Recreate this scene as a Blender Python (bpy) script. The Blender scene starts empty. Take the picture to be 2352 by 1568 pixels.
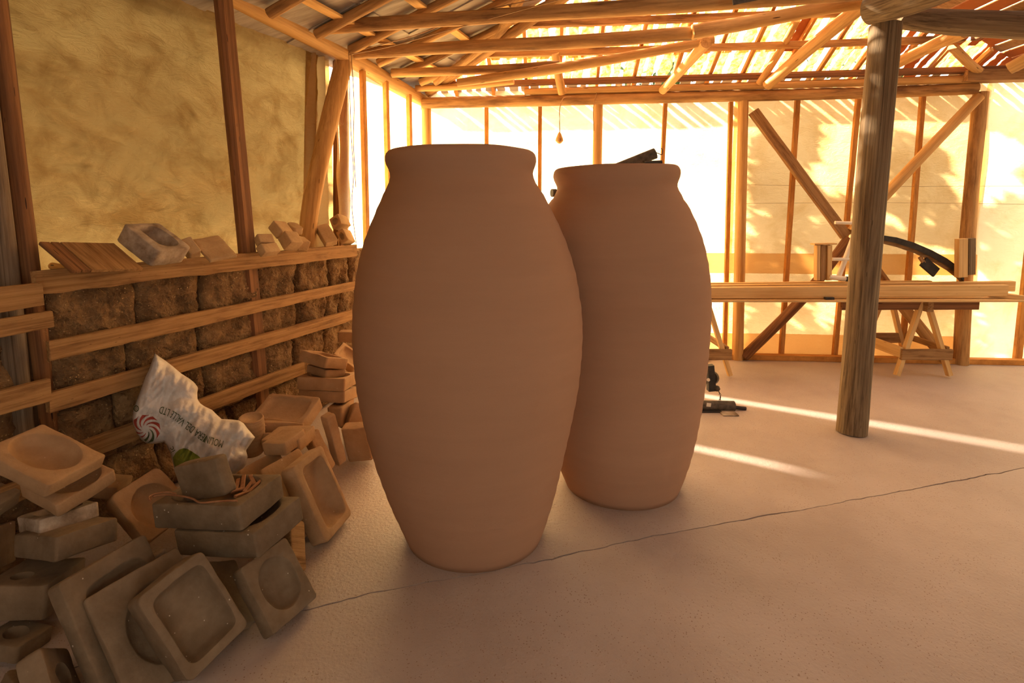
import bpy, bmesh, math, random
from mathutils import Vector, Matrix, noise

S = bpy.context.scene
COL = S.collection
PI = math.pi
# ------------------------------------------------------------------ camera
H = 1.4
cam = bpy.data.cameras.new('camera'); camo = bpy.data.objects.new('camera', cam); COL.objects.link(camo)
cam.lens = 1200 * 36 / 2352; cam.sensor_width = 36; cam.shift_y = -178 / 2352
cam.clip_start = 0.05
camo.location = (0, 0, H); camo.rotation_euler = (math.radians(84), 0, 0)
S.camera = camo
# ------------------------------------------------------------------ light and exposure
S.view_settings.view_transform = 'Standard'; S.view_settings.look = 'None'
S.view_settings.gamma = 1; S.view_settings.use_curve_mapping = False
S.view_settings.exposure = 0.06
W = bpy.data.worlds.new('sky'); S.world = W; W.use_nodes = True
bg = W.node_tree.nodes['Background']
bg.inputs['Color'].default_value = (1.0, 0.90, 0.76, 1); bg.inputs['Strength'].default_value = 3.6
sl = bpy.data.lights.new('sun', 'SUN'); so = bpy.data.objects.new('sun', sl); COL.objects.link(so)
sl.energy = 38; sl.angle = math.radians(2.0); sl.color = (1, .86, .66)
SUN_DIR = Vector((0.87 * .9, -0.49 * .9, -0.43)).normalized()
so.rotation_euler = SUN_DIR.to_track_quat('-Z', 'Y').to_euler()
so.location = (-4, 8, 5)

# ------------------------------------------------------------------ frame helpers (metres)
CP, SP = math.cos(math.radians(6)), math.sin(math.radians(6))
def ray(px, py):
    x = (px - 1176) / 1200; u = (606 - py) / 1200
    return Vector((x, CP + u * SP, -SP + u * CP))
def at(px, py, Y):
    r = ray(px, py); return Vector((0, 0, H)) + r * (Y / r.y)
C0 = Vector((-.78, 5.0, 0))
AZ = math.radians(19.4)
LS = Vector((-math.sin(AZ), -math.cos(AZ), 0))      # along the left wall, away from the corner
LO = Vector((-math.cos(AZ), math.sin(AZ), 0))       # outward through the left wall
BS = Vector((1, -.073, 0)).normalized()             # along the back wall
BO = Vector((.073, 1, 0)).normalized()              # outward through the back wall
def lw(s, z, o=0): return C0 + LS * s + LO * o + Vector((0, 0, z))
def bw(s, z, o=0): return C0 + BS * s + BO * o + Vector((0, 0, z))
def lwp(px, py, o=0):
    r = ray(px, py); t = (C0.dot(LO) + o) / r.dot(LO)
    return Vector((0, 0, H)) + r * t
def fl(px, py, z=0):
    r = ray(px, py); return Vector((0, 0, H)) + r * ((z - H) / r.z)
rnd = random.Random(7)

# ------------------------------------------------------------------ materials
def lin(c):
    return tuple(((v / 255) / 12.92 if v / 255 <= .04045 else ((v / 255 + .055) / 1.055) ** 2.4) for v in c) + (1,)
def mat(name, c1, c2=None, c3=None, scale=8, rough=.85, stretch=(1, 1, 1), bump=.3, bscale=60, detail=6,
        fleck=None, fleck_scale=120, fleck_size=.12, bdist=.004, coord='Object', spec=.3, grain=None):
    m = bpy.data.materials.new(name); m.use_nodes = True
    nt = m.node_tree; N = nt.nodes; Lk = nt.links
    b = N['Principled BSDF']; b.inputs['Roughness'].default_value = rough
    b.inputs['Specular IOR Level'].default_value = spec
    tc = N.new('ShaderNodeTexCoord'); mp = N.new('ShaderNodeMapping'); Lk.new(tc.outputs[coord], mp.inputs['Vector'])
    mp.inputs['Scale'].default_value = stretch
    oi = N.new('ShaderNodeObjectInfo')
    add = N.new('ShaderNodeVectorMath'); add.operation = 'ADD'
    sc = N.new('ShaderNodeVectorMath'); sc.operation = 'SCALE'; sc.inputs['Scale'].default_value = 37
    comb = N.new('ShaderNodeCombineXYZ')
    for k in range(3): Lk.new(oi.outputs['Random'], comb.inputs[k])
    Lk.new(comb.outputs[0], sc.inputs[0]); Lk.new(mp.outputs[0], add.inputs[0]); Lk.new(sc.outputs[0], add.inputs[1])
    v = add.outputs[0]
    n1 = N.new('ShaderNodeTexNoise'); n1.inputs['Scale'].default_value = scale; n1.inputs['Detail'].default_value = detail
    n1.inputs['Roughness'].default_value = .62
    Lk.new(v, n1.inputs['Vector'])
    cr = N.new('ShaderNodeValToRGB'); e = cr.color_ramp.elements
    e[0].position = .3; e[0].color = c1; e[1].position = .7; e[1].color = c2 or c1
    if c3:
        q = e.new(.5); q.color = c3
    Lk.new(n1.outputs['Fac'], cr.inputs[0]); out = cr.outputs[0]
    if grain:
        mg = N.new('ShaderNodeMapping'); Lk.new(v, mg.inputs['Vector']); mg.inputs['Scale'].default_value = grain[:3]
        ng = N.new('ShaderNodeTexNoise'); ng.inputs['Scale'].default_value = 9; ng.inputs['Detail'].default_value = 7; ng.inputs['Roughness'].default_value = .7; Lk.new(mg.outputs[0], ng.inputs['Vector'])
        rg = N.new('ShaderNodeValToRGB'); rg.color_ramp.elements[0].position = .36; rg.color_ramp.elements[0].color = (grain[3], grain[3] * .92, grain[3] * .85, 1); rg.color_ramp.elements[1].position = .56
        Lk.new(ng.outputs['Fac'], rg.inputs[0])
        mg2 = N.new('ShaderNodeMix'); mg2.data_type = 'RGBA'; mg2.blend_type = 'MULTIPLY'; mg2.inputs[0].default_value = 1
        Lk.new(out, mg2.inputs[6]); Lk.new(rg.outputs[0], mg2.inputs[7]); out = mg2.outputs[2]
    if fleck:
        vo = N.new('ShaderNodeTexVoronoi'); vo.inputs['Scale'].default_value = fleck_scale; Lk.new(v, vo.inputs['Vector'])
        n2 = N.new('ShaderNodeTexNoise'); n2.inputs['Scale'].default_value = fleck_scale * .12; Lk.new(v, n2.inputs['Vector'])
        mul = N.new('ShaderNodeMath'); mul.operation = 'MULTIPLY'; Lk.new(n2.outputs['Fac'], mul.inputs[0]); mul.inputs[1].default_value = fleck_size * 2
        lt = N.new('ShaderNodeMath'); lt.operation = 'LESS_THAN'; Lk.new(vo.outputs['Distance'], lt.inputs[0]); Lk.new(mul.outputs[0], lt.inputs[1])
        mx = N.new('ShaderNodeMix'); mx.data_type = 'RGBA'; Lk.new(lt.outputs[0], mx.inputs[0])
        Lk.new(out, mx.inputs[6]); mx.inputs[7].default_value = fleck; out = mx.outputs[2]
    Lk.new(out, b.inputs['Base Color'])
    if bump:
        n3 = N.new('ShaderNodeTexNoise'); n3.inputs['Scale'].default_value = bscale; n3.inputs['Detail'].default_value = 5
        Lk.new(v, n3.inputs['Vector'])
        bp = N.new('ShaderNodeBump'); bp.inputs['Strength'].default_value = bump; bp.inputs['Distance'].default_value = bdist
        Lk.new(n3.outputs['Fac'], bp.inputs['Height']); Lk.new(bp.outputs[0], b.inputs['Normal'])
    return m
def film(name, tcol, dcol, trans=.75, scale=1.2, dirt=None, crease=.5, thin=0.0, thin_lo=.6, stretch=(1, 1, 1)):
    """thin plastic sheet: lets light through, a little dirty, creased"""
    m = bpy.data.materials.new(name); m.use_nodes = True
    nt = m.node_tree; N = nt.nodes; Lk = nt.links; N.remove(N['Principled BSDF'])
    o = N['Material Output']
    tc = N.new('ShaderNodeTexCoord'); mp = N.new('ShaderNodeMapping'); mp.inputs['Scale'].default_value = stretch
    Lk.new(tc.outputs['Object'], mp.inputs[0]); v = mp.outputs[0]
    n1 = N.new('ShaderNodeTexNoise'); n1.inputs['Scale'].default_value = scale; n1.inputs['Detail'].default_value = 9; n1.inputs['Roughness'].default_value = .68
    n1.inputs['Distortion'].default_value = .6
    Lk.new(v, n1.inputs['Vector'])
    cr = N.new('ShaderNodeValToRGB'); e = cr.color_ramp.elements
    e[0].position = .36; e[0].color = dirt or tcol; e[1].position = .56; e[1].color = tcol
    Lk.new(n1.outputs['Fac'], cr.inputs[0])
    tr = N.new('ShaderNodeBsdfTranslucent'); Lk.new(cr.outputs[0], tr.inputs['Color'])
    df = N.new('ShaderNodeBsdfDiffuse'); df.inputs['Color'].default_value = dcol
    mx = N.new('ShaderNodeMixShader'); mx.inputs[0].default_value = trans
    Lk.new(df.outputs[0], mx.inputs[1]); Lk.new(tr.outputs[0], mx.inputs[2])
    # creases as fine relief
    n2 = N.new('ShaderNodeTexNoise'); n2.inputs['Scale'].default_value = 10; n2.inputs['Detail'].default_value = 8; n2.inputs['Roughness'].default_value = .7
    n2.inputs['Distortion'].default_value = 1.4
    mp2 = N.new('ShaderNodeMapping'); mp2.inputs['Scale'].default_value = (1, 1, 2.2); mp2.inputs['Rotation'].default_value = (.5, 0, 0)
    Lk.new(tc.outputs['Object'], mp2.inputs[0]); Lk.new(mp2.outputs[0], n2.inputs['Vector'])
    bp = N.new('ShaderNodeBump'); bp.inputs['Strength'].default_value = crease; bp.inputs['Distance'].default_value = .07
    Lk.new(n2.outputs['Fac'], bp.inputs['Height']); Lk.new(bp.outputs[0], tr.inputs['Normal']); Lk.new(bp.outputs[0], df.inputs['Normal'])
    fin = mx.outputs[0]
    if thin:
        n3 = N.new('ShaderNodeTexNoise'); n3.inputs['Scale'].default_value = 9; n3.inputs['Detail'].default_value = 6
        n3.inputs['Distortion'].default_value = .8
        mp3 = N.new('ShaderNodeMapping'); mp3.inputs['Scale'].default_value = (1, 1, .35)
        Lk.new(tc.outputs['Object'], mp3.inputs[0]); Lk.new(mp3.outputs[0], n3.inputs['Vector'])
        r2 = N.new('ShaderNodeValToRGB'); q = r2.color_ramp.elements
        q[0].position = thin_lo; q[0].color = (0, 0, 0, 1); q[1].position = thin_lo + .05; q[1].color = (thin, thin, thin, 1)
        Lk.new(n3.outputs['Fac'], r2.inputs[0])
        tp = N.new('ShaderNodeBsdfTransparent'); tp.inputs[0].default_value = (1, .9, .72, 1)
        mx2 = N.new('ShaderNodeMixShader'); Lk.new(r2.outputs[0], mx2.inputs[0]); Lk.new(fin, mx2.inputs[1]); Lk.new(tp.outputs[0], mx2.inputs[2])
        fin = mx2.outputs[0]
    Lk.new(fin, o.inputs[0])
    return m
M = {}
M['clay'] = mat('terracotta', (.392, .216, .128, 1), (.418, .232, .138, 1), scale=3.5, rough=.85, stretch=(.6, .6, 5), bump=.4, bscale=260, bdist=.003, fleck=(0.356, 0.166, 0.093, 1), fleck_scale=260, fleck_size=.10)
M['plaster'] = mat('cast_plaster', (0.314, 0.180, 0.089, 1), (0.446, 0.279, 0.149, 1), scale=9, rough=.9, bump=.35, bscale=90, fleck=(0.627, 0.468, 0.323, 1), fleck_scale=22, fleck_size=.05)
M['plaster_shaded'] = mat('shaded_cast_plaster', (0.145, 0.097, 0.056, 1), (0.240, 0.170, 0.106, 1), scale=10, rough=.9, bump=.35, bscale=90, fleck=(0.544, 0.466, 0.365, 1), fleck_scale=25, fleck_size=.06)  # darker plaster copy: dimness of the near-left pile put into its colour
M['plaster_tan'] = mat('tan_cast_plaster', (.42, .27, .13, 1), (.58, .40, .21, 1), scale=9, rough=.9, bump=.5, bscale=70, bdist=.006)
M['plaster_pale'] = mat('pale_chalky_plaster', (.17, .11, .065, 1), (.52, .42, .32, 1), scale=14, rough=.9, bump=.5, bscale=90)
M['wood'] = mat('pale_log', (0.497, 0.261, 0.077, 1), (0.736, 0.444, 0.163, 1), scale=5, rough=.7, stretch=(3, 3, .35), bump=.3, bscale=40, fleck=(0.099, 0.044, 0.013, 1), fleck_scale=9, fleck_size=.07, grain=(1.5, 1.5, .3, .72))
M['bark'] = mat('barked_log', (0.159, 0.072, 0.026, 1), (0.615, 0.358, 0.129, 1), (0.497, 0.270, 0.095, 1), scale=4, rough=.8, stretch=(3, 3, .5), bump=.6, bscale=30, grain=(1, 1, .4, .6))
M['post'] = mat('weathered_post', (0.162, 0.098, 0.048, 1), (0.280, 0.196, 0.106, 1), scale=7, rough=.8, stretch=(4, 4, .28), bump=.55, bscale=45, fleck=(0.032, 0.019, 0.009, 1), fleck_scale=14, fleck_size=.06, grain=(2.2, 2.2, .12, .38))
M['redpost'] = mat('reddish_post', (0.173, 0.071, 0.026, 1), (0.331, 0.150, 0.056, 1), scale=6, rough=.75, stretch=(4, 4, .35), bump=.4, bscale=40, fleck=(0.036, 0.014, 0.007, 1), fleck_scale=10, fleck_size=.1, grain=(1.6, 1.6, .15, .5))
M['greypost'] = mat('grey_weathered_log', (.12, .075, .045, 1), (.34, .26, .18, 1), scale=5, rough=.85, stretch=(4, 4, .3), bump=.6, bscale=40, grain=(2, 2, .12, .45))
M['board'] = mat('rough_sawn_board', (0.216, 0.105, 0.036, 1), (0.432, 0.245, 0.092, 1), (0.374, 0.204, 0.079, 1), scale=5, rough=.8, stretch=(1, 6, 6), bump=.4, bscale=50, fleck=(0.086, 0.041, 0.013, 1), fleck_scale=14, fleck_size=.06, grain=(.15, 1.6, 1.6, .62))
M['darkboard'] = mat('low_bounce_board', (.07, .045, .028, 1), (.16, .10, .06, 1), scale=5, rough=.85, stretch=(1, 6, 6), bump=.3)  # kept dark so the unseen walls bounce less fill light
M['plank'] = mat('new_pine', (0.615, 0.366, 0.129, 1), (0.755, 0.503, 0.215, 1), scale=6, rough=.65, stretch=(.5, 6, 6), bump=.15, bscale=40, fleck=(0.298, 0.145, 0.043, 1), fleck_scale=8, fleck_size=.06, grain=(.08, 1.5, 1.5, .8))
M['stud'] = mat('glow_toned_stud', (0.480, 0.198, 0.037, 1), (0.685, 0.324, 0.076, 1), scale=4, rough=.75, stretch=(4, 4, .5), bump=.3, grain=(1.5,1.5,.2,.7))  # orange lifted: flare glow around the backlit studs put into the colour
M['adobe'] = mat('straw_mud', (0.104, 0.058, 0.026, 1), (0.320, 0.191, 0.086, 1), (0.216, 0.121, 0.053, 1), scale=7, rough=.95, bump=1.0, bscale=38, bdist=.035, fleck=(0.448, 0.296, 0.135, 1), fleck_scale=45, fleck_size=.12, detail=10)
M['straw'] = mat('straw', (.36, .23, .10, 1), (.52, .36, .17, 1), scale=30, rough=.8, bump=0)
M['mortar'] = mat('dark_mud_joint', (.06, .035, .018, 1), (.12, .07, .035, 1), scale=12, rough=1, bump=.8, bscale=30, bdist=.02)
M['floor'] = mat('dusty_concrete', (0.355, 0.272, 0.235, 1), (0.468, 0.380, 0.334, 1), (0.419, 0.333, 0.287, 1), scale=1.6, rough=.55, bump=.45, bscale=75, bdist=.006, fleck=(.27, .18, .13, 1), fleck_scale=85, fleck_size=.15, detail=9, spec=.5)
M['earth'] = mat('earth', (.10, .07, .05, 1), (.2, .14, .1, 1), scale=3, rough=1)
M['panel'] = mat('grey_fibre_panel', (.30, .25, .19, 1), (.52, .45, .36, 1), scale=3, rough=.8, stretch=(1, 7, 1), bump=.4, bscale=30)
M['batten'] = mat('pale_batten', (0.596, 0.328, 0.103, 1), (0.795, 0.483, 0.172, 1), scale=5, rough=.75, stretch=(1, 4, 4), bump=.2)
M['black'] = mat('black_steel', (.015, .013, .011, 1), (.05, .04, .032, 1), scale=20, rough=.5, bump=.1)
M['dusty'] = mat('dusty_dark_steel', (.045, .035, .025, 1), (.14, .11, .08, 1), scale=30, rough=.7, bump=.2)
M['white'] = mat('cream_paint', (.78, .68, .52, 1), (.86, .77, .62, 1), scale=6, rough=.5, bump=.05)
M['wire'] = mat('rusty_wire', (.3, .15, .05, 1), (.42, .24, .1, 1), scale=30, rough=.6, bump=0)
M['scrap'] = mat('red_clay_scrap', (.24, .10, .045, 1), (.40, .2, .1, 1), scale=20, rough=.9, bump=.3)
M['sack'] = mat('woven_sack', (.52, .47, .43, 1), (.74, .69, .64, 1), scale=6, rough=.6, bump=.6, bscale=26, bdist=.012)
M['inkgreen'] = mat('dark_green_ink', (.055, .075, .03, 1), (.09, .11, .05, 1), scale=20, rough=.7, bump=0)
M['inkred'] = mat('red_ink', (.34, .045, .03, 1), (.42, .08, .05, 1), scale=20, rough=.7, bump=0)
M['inklime'] = mat('lime_green_ink', (.16, .19, .02, 1), (.27, .29, .04, 1), scale=30, rough=.7, bump=0)
M['leaf'] = mat('leaf_green', (.03, .07, .015, 1), (.09, .16, .03, 1), scale=5, rough=.7, bump=0)
XM = {}
XM['pale_log'] = mat('pale_log_sawn', (0.497, 0.261, 0.077, 1), (0.736, 0.444, 0.163, 1), scale=5, rough=.7, stretch=(.35, 3, 3), bump=.3, bscale=40, fleck=(0.099, 0.044, 0.013, 1), fleck_scale=9, fleck_size=.07, grain=(.3, 1.5, 1.5, .72))
XM['barked_log'] = mat('barked_log_sawn', (0.159, 0.072, 0.026, 1), (0.615, 0.358, 0.129, 1), (0.497, 0.270, 0.095, 1), scale=4, rough=.8, stretch=(.5, 3, 3), bump=.6, bscale=30, grain=(.4, 1, 1, .6))
XM['weathered_post'] = mat('weathered_post_sawn', (0.162, 0.098, 0.048, 1), (0.280, 0.196, 0.106, 1), scale=7, rough=.8, stretch=(.28, 4, 4), bump=.55, bscale=45, fleck=(0.032, 0.019, 0.009, 1), fleck_scale=14, fleck_size=.06, grain=(.12, 2.2, 2.2, .38))
XM['reddish_post'] = mat('reddish_post_sawn', (0.173, 0.071, 0.026, 1), (0.331, 0.150, 0.056, 1), scale=6, rough=.75, stretch=(.35, 4, 4), bump=.4, bscale=40, fleck=(0.036, 0.014, 0.007, 1), fleck_scale=10, fleck_size=.1, grain=(.15, 1.6, 1.6, .5))
XM['glow_toned_stud'] = mat('glow_toned_stud_sawn', (0.480, 0.198, 0.037, 1), (0.685, 0.324, 0.076, 1), scale=4, rough=.75, stretch=(.5, 4, 4), bump=.3, grain=(1.5,1.5,.2,.7))
M['sheet'] = film('clear_yellow_film', (.98, .80, .48, 1), (.8, .62, .36, 1), trans=.8, scale=1.6, dirt=(.90, .58, .24, 1), crease=.35)
M['sheet_torn'] = film('scuffed_yellow_film', (.88, .58, .27, 1), (.66, .46, .23, 1), trans=.72, scale=2.6, dirt=(.74, .44, .17, 1), crease=.5)
M['fold'] = film('doubled_film', (.90, .63, .32, 1), (.75, .5, .25, 1), trans=.6, scale=3, crease=.4)
M['tarp'] = film('tan_tarpaulin', (.76, .47, .15, 1), (.54, .36, .16, 1), trans=.5, scale=5.0, dirt=(.50, .27, .07, 1), crease=1.0)
M['curtain'] = film('brown_drape', (.6, .36, .12, 1), (.5, .32, .15, 1), trans=.35, scale=4, crease=.5)
M['shake'] = film('weathered_shake', (.97, .77, .47, 1), (.6, .36, .15, 1), trans=.75, scale=9, dirt=(.75, .34, .10, 1), crease=.4, stretch=(3, 3, 1))
M['redsheet'] = film('red_brown_roof_strip', (.5, .16, .05, 1), (.4, .17, .07, 1), trans=.25, scale=5, crease=.4)

# ------------------------------------------------------------------ object helpers
def tag(o, label=None, cat=None, group=None, kind=None):
    if label: o['label'] = label
    if cat: o['category'] = cat
    if group: o['group'] = group
    if kind: o['kind'] = kind
    return o
def mk(name, verts, faces, m, parent=None, smooth=False, loc=None):
    me = bpy.data.meshes.new(name); me.from_pydata([tuple(v) for v in verts], [], faces)
    if m: me.materials.append(m)
    if smooth: me.polygons.foreach_set('use_smooth', [True] * len(me.polygons))
    me.update()
    o = bpy.data.objects.new(name, me); COL.objects.link(o)
    if parent: o.parent = parent
    if loc is not None: o.location = loc
    return o
def fix(o):
    bm = bmesh.new(); bm.from_mesh(o.data); bmesh.ops.recalc_face_normals(bm, faces=bm.faces); bm.to_mesh(o.data); bm.free(); return o
def empty(name, loc=(0, 0, 0), rz=0):
    o = bpy.data.objects.new(name, None); COL.objects.link(o); o.location = loc; o.rotation_euler = (0, 0, rz)
    o.empty_display_size = .05; return o
def sh(o, auto=40):
    for p in o.data.polygons: p.use_smooth = True
    try: o.data.set_sharp_from_angle(angle=math.radians(auto))
    except Exception: pass
    return o
def wob(p, f, a, seed=0):
    q = Vector((p.x * f + seed, p.y * f - seed, p.z * f + seed * .5)); return noise.noise_vector(q) * a
def tube(name, pts, radii, m, parent=None, n=12, wobble=.0, seed=0, flat=1.0, caps=True, sub=1, origin=None):
    """log or pipe through points; local Z lies along its run so the grain follows it"""
    P = [Vector(p) for p in pts]
    if not hasattr(radii, '__len__'): radii = [radii] * len(P)
    if sub > 1:
        Q, Rr = [], []
        for i in range(len(P) - 1):
            p0 = P[max(i - 1, 0)]; p1, p2 = P[i], P[i + 1]; p3 = P[min(i + 2, len(P) - 1)]
            for k in range(sub):
                t = k / sub
                if len(P) > 2:
                    q = .5 * ((2 * p1) + (p2 - p0) * t + (2 * p0 - 5 * p1 + 4 * p2 - p3) * t * t + (3 * p1 - p0 - 3 * p2 + p3) * t ** 3)
                else: q = p1.lerp(p2, t)
                Q.append(q); Rr.append(radii[i] * (1 - t) + radii[i + 1] * t)
        Q.append(P[-1]); Rr.append(radii[-1]); P, radii = Q, Rr
    base = P[0] if origin is None else Vector(origin)
    z = (P[-1] - P[0]).normalized()
    rot = z.to_track_quat('Z', 'Y'); inv = rot.inverted()
    L = [inv @ (p - base) for p in P]
    V, Fc = [], []
    for i, p in enumerate(L):
        t = (L[min(i + 1, len(L) - 1)] - L[max(i - 1, 0)]).normalized()
        a = Vector((1, 0, 0)); a = (a - t * a.dot(t)).normalized(); b = t.cross(a)
        for k in range(n):
            th = 2 * PI * k / n; r = radii[i]
            d = a * math.cos(th) + b * math.sin(th) * flat
            if wobble: r *= 1 + wobble * noise.noise(Vector((math.cos(th) * 1.2 + seed * 3.1, math.sin(th) * 1.2, p.z * 2.2 / max(.25, radii[0] * 8) + seed)))
            V.append(p + d * r)
    for i in range(len(L) - 1):
        for k in range(n):
            Fc.append((i * n + k, i * n + (k + 1) % n, (i + 1) * n + (k + 1) % n, (i + 1) * n + k))
    if caps:
        Fc.append(tuple(range(n - 1, -1, -1))); Fc.append(tuple(range((len(L) - 1) * n, len(L) * n)))
    o = mk(name, V, Fc, m)
    sh(o, 50)
    o.rotation_mode = 'QUATERNION'
    if parent:
        o.parent = parent; o.location = base - parent.location; o.rotation_quaternion = rot
    else:
        o.location = base; o.rotation_quaternion = rot
    return o
XG = {}
def xgrain(m):
    if m.name not in XG: XG[m.name] = XM.get(m.name, m)
    return XG[m.name]
def beam(name, p0, p1, w, h, m, up=(0, 0, 1), parent=None, rough=.0, seg=8, seed=0, bev=.003, taper=1):
    """sawn board or beam: local X along its run, w across, h along up"""
    m = xgrain(m)
    p0, p1 = Vector(p0), Vector(p1); x = (p1 - p0); Ln = x.length; x.normalize()
    upv = Vector(up); y = upv.cross(x).normalized(); z = x.cross(y)
    rot = Matrix((x, y, z)).transposed()
    V, Fc = [], []; b = min(bev, w * .3, h * .3)
    prof = [(-w/2 + b, -h/2), (w/2 - b, -h/2), (w/2, -h/2 + b), (w/2, h/2 - b), (w/2 - b, h/2), (-w/2 + b, h/2), (-w/2, h/2 - b), (-w/2, -h/2 + b)]
    for i in range(seg + 1):
        t = i / seg; k = 1 + (taper - 1) * t
        for j, (a, c) in enumerate(prof):
            e = 0
            if rough: e = rough * noise.noise(Vector((t * Ln * 6 + seed * 5, j * .6, seed)))
            ex = rough * noise.noise(Vector((j * 2.3, seed * 3.3, t * 9))) * 1.2 if rough and i in (0, seg) else 0
            V.append((t * Ln + ex, a * k, c * k + (e if c < 0 else e * .4)))
    for i in range(seg):
        for j in range(8): Fc.append((i * 8 + j, i * 8 + (j + 1) % 8, (i + 1) * 8 + (j + 1) % 8, (i + 1) * 8 + j))
    Fc.append(tuple(range(7, -1, -1))); Fc.append(tuple(range(seg * 8, seg * 8 + 8)))
    o = mk(name, V, Fc, m, None)
    fix(o)
    o.rotation_mode = 'QUATERNION'; o.rotation_quaternion = rot.to_quaternion()
    if parent: o.parent = parent; o.location = p0 - parent.location
    else: o.location = p0
    return o
def lathe(name, prof, m, parent=None, n=48, loc=(0, 0, 0), cap=False):
    V, Fc = [], []
    for (r, z, cx, cy) in prof:
        for k in range(n):
            a = 2 * PI * k / n; V.append((cx + r * math.cos(a), cy + r * math.sin(a), z))
    for i in range(len(prof) - 1):
        for k in range(n): Fc.append((i * n + k, i * n + (k + 1) % n, (i + 1) * n + (k + 1) % n, (i + 1) * n + k))
    if cap: Fc.append(tuple(range(n - 1, -1, -1)))
    Fc.append(tuple(range((len(prof) - 1) * n, len(prof) * n)))
    return mk(name, V, Fc, m, parent, True, loc)
# ================================================================== SETTING
DOOR = (0.9, 2.9)  # span of the unseen rear doorway, sized and placed to set the fill
# ---- floor: two poured slabs with a crack between them, over a bed
crk = [fl(*p) for p in ((730, 1392), (850, 1362), (1090, 1319), (1240, 1288), (1440, 1243), (1640, 1205), (1900, 1160), (2120, 1118), (2352, 1075))]
d0 = (crk[1] - crk[0]).normalized(); crk = [crk[0] - d0 * 2.2] + crk + [crk[-1] + (crk[-1] - crk[-2]).normalized() * 4]
line = []
for a, b in zip(crk[:-1], crk[1:]):
    n_ = max(4, int((b - a).length / .025))
    for k in range(n_):
        p = a.lerp(b, k / n_); j = .009 * noise.noise(p * 9) + .005 * noise.noise(p * 40)
        line.append(Vector((p.x, p.y + j, 0)))
line.append(crk[-1])
floor = mk('floor', [(-4, -3, -.03), (9, -3, -.03), (9, 7, -.03), (-4, 7, -.03)], [(0, 1, 2, 3)], M['earth']); tag(floor, kind='structure', label='dusty pale concrete floor slab with one long crack')
def slab(side):
    V, Fc = [], []
    for i, p in enumerate(line):
        w = .0018 + .003 * max(0, noise.noise(p * 3 + Vector((5, 0, 0))) + .35) + .0012 * noise.noise(p * 60 + Vector((0, 9, 0)))
        y = p.y + side * max(.0004, w); far = 5.6 if side > 0 else -2.6
        V += [(p.x, y, 0), (p.x, far, 0), (p.x, y, -.02)]
    for i in range(len(line) - 1):
        a, b = i * 3, i * 3 + 3
        Fc.append((a, b, b + 1, a + 1) if side > 0 else (a, a + 1, b + 1, b))
        Fc.append((a, a + 2, b + 2, b) if side > 0 else (a, b, b + 2, a + 2))
    return mk('concrete_slab', V, Fc, M['floor'], floor)
slab(1); slab(-1)

# ---- left wall: straw-mud bricks between boards, low wall 1.1 m high
wall_left = empty('wall_left', lw(3.4, 0, .1)); tag(wall_left, kind='structure', label='low straw-mud brick wall with rough boards nailed along it')
def oriented_box(name, s0, s1, z0, z1, o0, o1, m, parent, nx=9, nz=6, amp=.012, seed=0):
    """mud brick: rounded, slumped face; s runs along the wall, o outward"""
    V, idx = [], {}
    hx, hz, hy = (s1 - s0) / 2, (z1 - z0) / 2, (o1 - o0) / 2
    bm = bmesh.new()
    bmesh.ops.create_grid(bm, x_segments=nx, y_segments=nz, size=1)
    for v in bm.verts:
        u, w = v.co.x, v.co.y
        edge = max(abs(u) ** 8, abs(w) ** 8)
        dx = u * hx; dz = w * hz
        q = Vector((dx * 9 + seed * 3, dz * 9 - seed, seed))
        nn = noise.fractal(q, .8, 2.1, 5) + .35 * abs(noise.noise(q * 3.3))
        ed = 1 - .05 * edge * abs(noise.noise(q * .7))
        v.co = Vector((dx * ed, dz * ed, -(hy) + edge * .022 - amp * nn))
    ring = [v for v in bm.verts if v.is_boundary]
    be = [e for e in bm.edges if e.is_boundary]
    r = bmesh.ops.extrude_edge_only(bm, edges=be)
    for v in [g for g in r['geom'] if isinstance(g, bmesh.types.BMVert)]: v.co.z = hy
    me = bpy.data.meshes.new(name); bm.to_mesh(me); bm.free(); me.materials.append(m)
    for p in me.polygons: p.use_smooth = True
    o = bpy.data.objects.new(name, me); COL.objects.link(o); o.parent = parent
    c = lw((s0 + s1) / 2, (z0 + z1) / 2, (o0 + o1) / 2)
    o.rotation_mode = 'QUATERNION'
    o.rotation_quaternion = Matrix((LS, Vector((0, 0, 1)), LO)).transposed().to_quaternion()
    o.location = c - parent.location
    fix(o); return o
rows = [(0, .29, [.95, 1.22, 1.6, 1.96, 2.3, 2.72, 3.05, 3.4, 3.7]),
        (.29, .57, [.95, 1.12, 1.5, 1.8, 2.06, 2.44, 2.52, 2.9, 3.13, 3.45, 3.7]),
        (.57, .83, [.95, 1.3, 1.46, 1.73, 2.06, 2.46, 2.83, 3.14, 3.4, 3.7]),
        (.83, 1.10, [.95, 1.2, 1.42, 1.73, 2.05, 2.43, 2.77, 3.13, 3.7])]
sd = 0
for z0, z1, js in rows:
    for a, b in zip(js[:-1], js[1:]):
        sd += 1; g = .006
        if abs(a - 3.13) < .02 or (z0 > .5 and b > 3.3): continue
        dd = rnd.uniform(-.012, .012)
        oriented_box('mud_brick', a + g, b - g, z0 + .004, z1 - .004, .045 + dd, .3, M['adobe'], wall_left, seed=sd,
                     nx=max(4, int((b - a) / .017)), nz=16, amp=.028)
for z0, z1 in ((.5, .7), (.7, .9), (.3, .5)):
    sd += 1; oriented_box('mud_brick', 3.24, 3.62, z0, z1, .05, .3, M['adobe'], wall_left, seed=sd, nx=20, nz=7, amp=.04)
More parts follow.
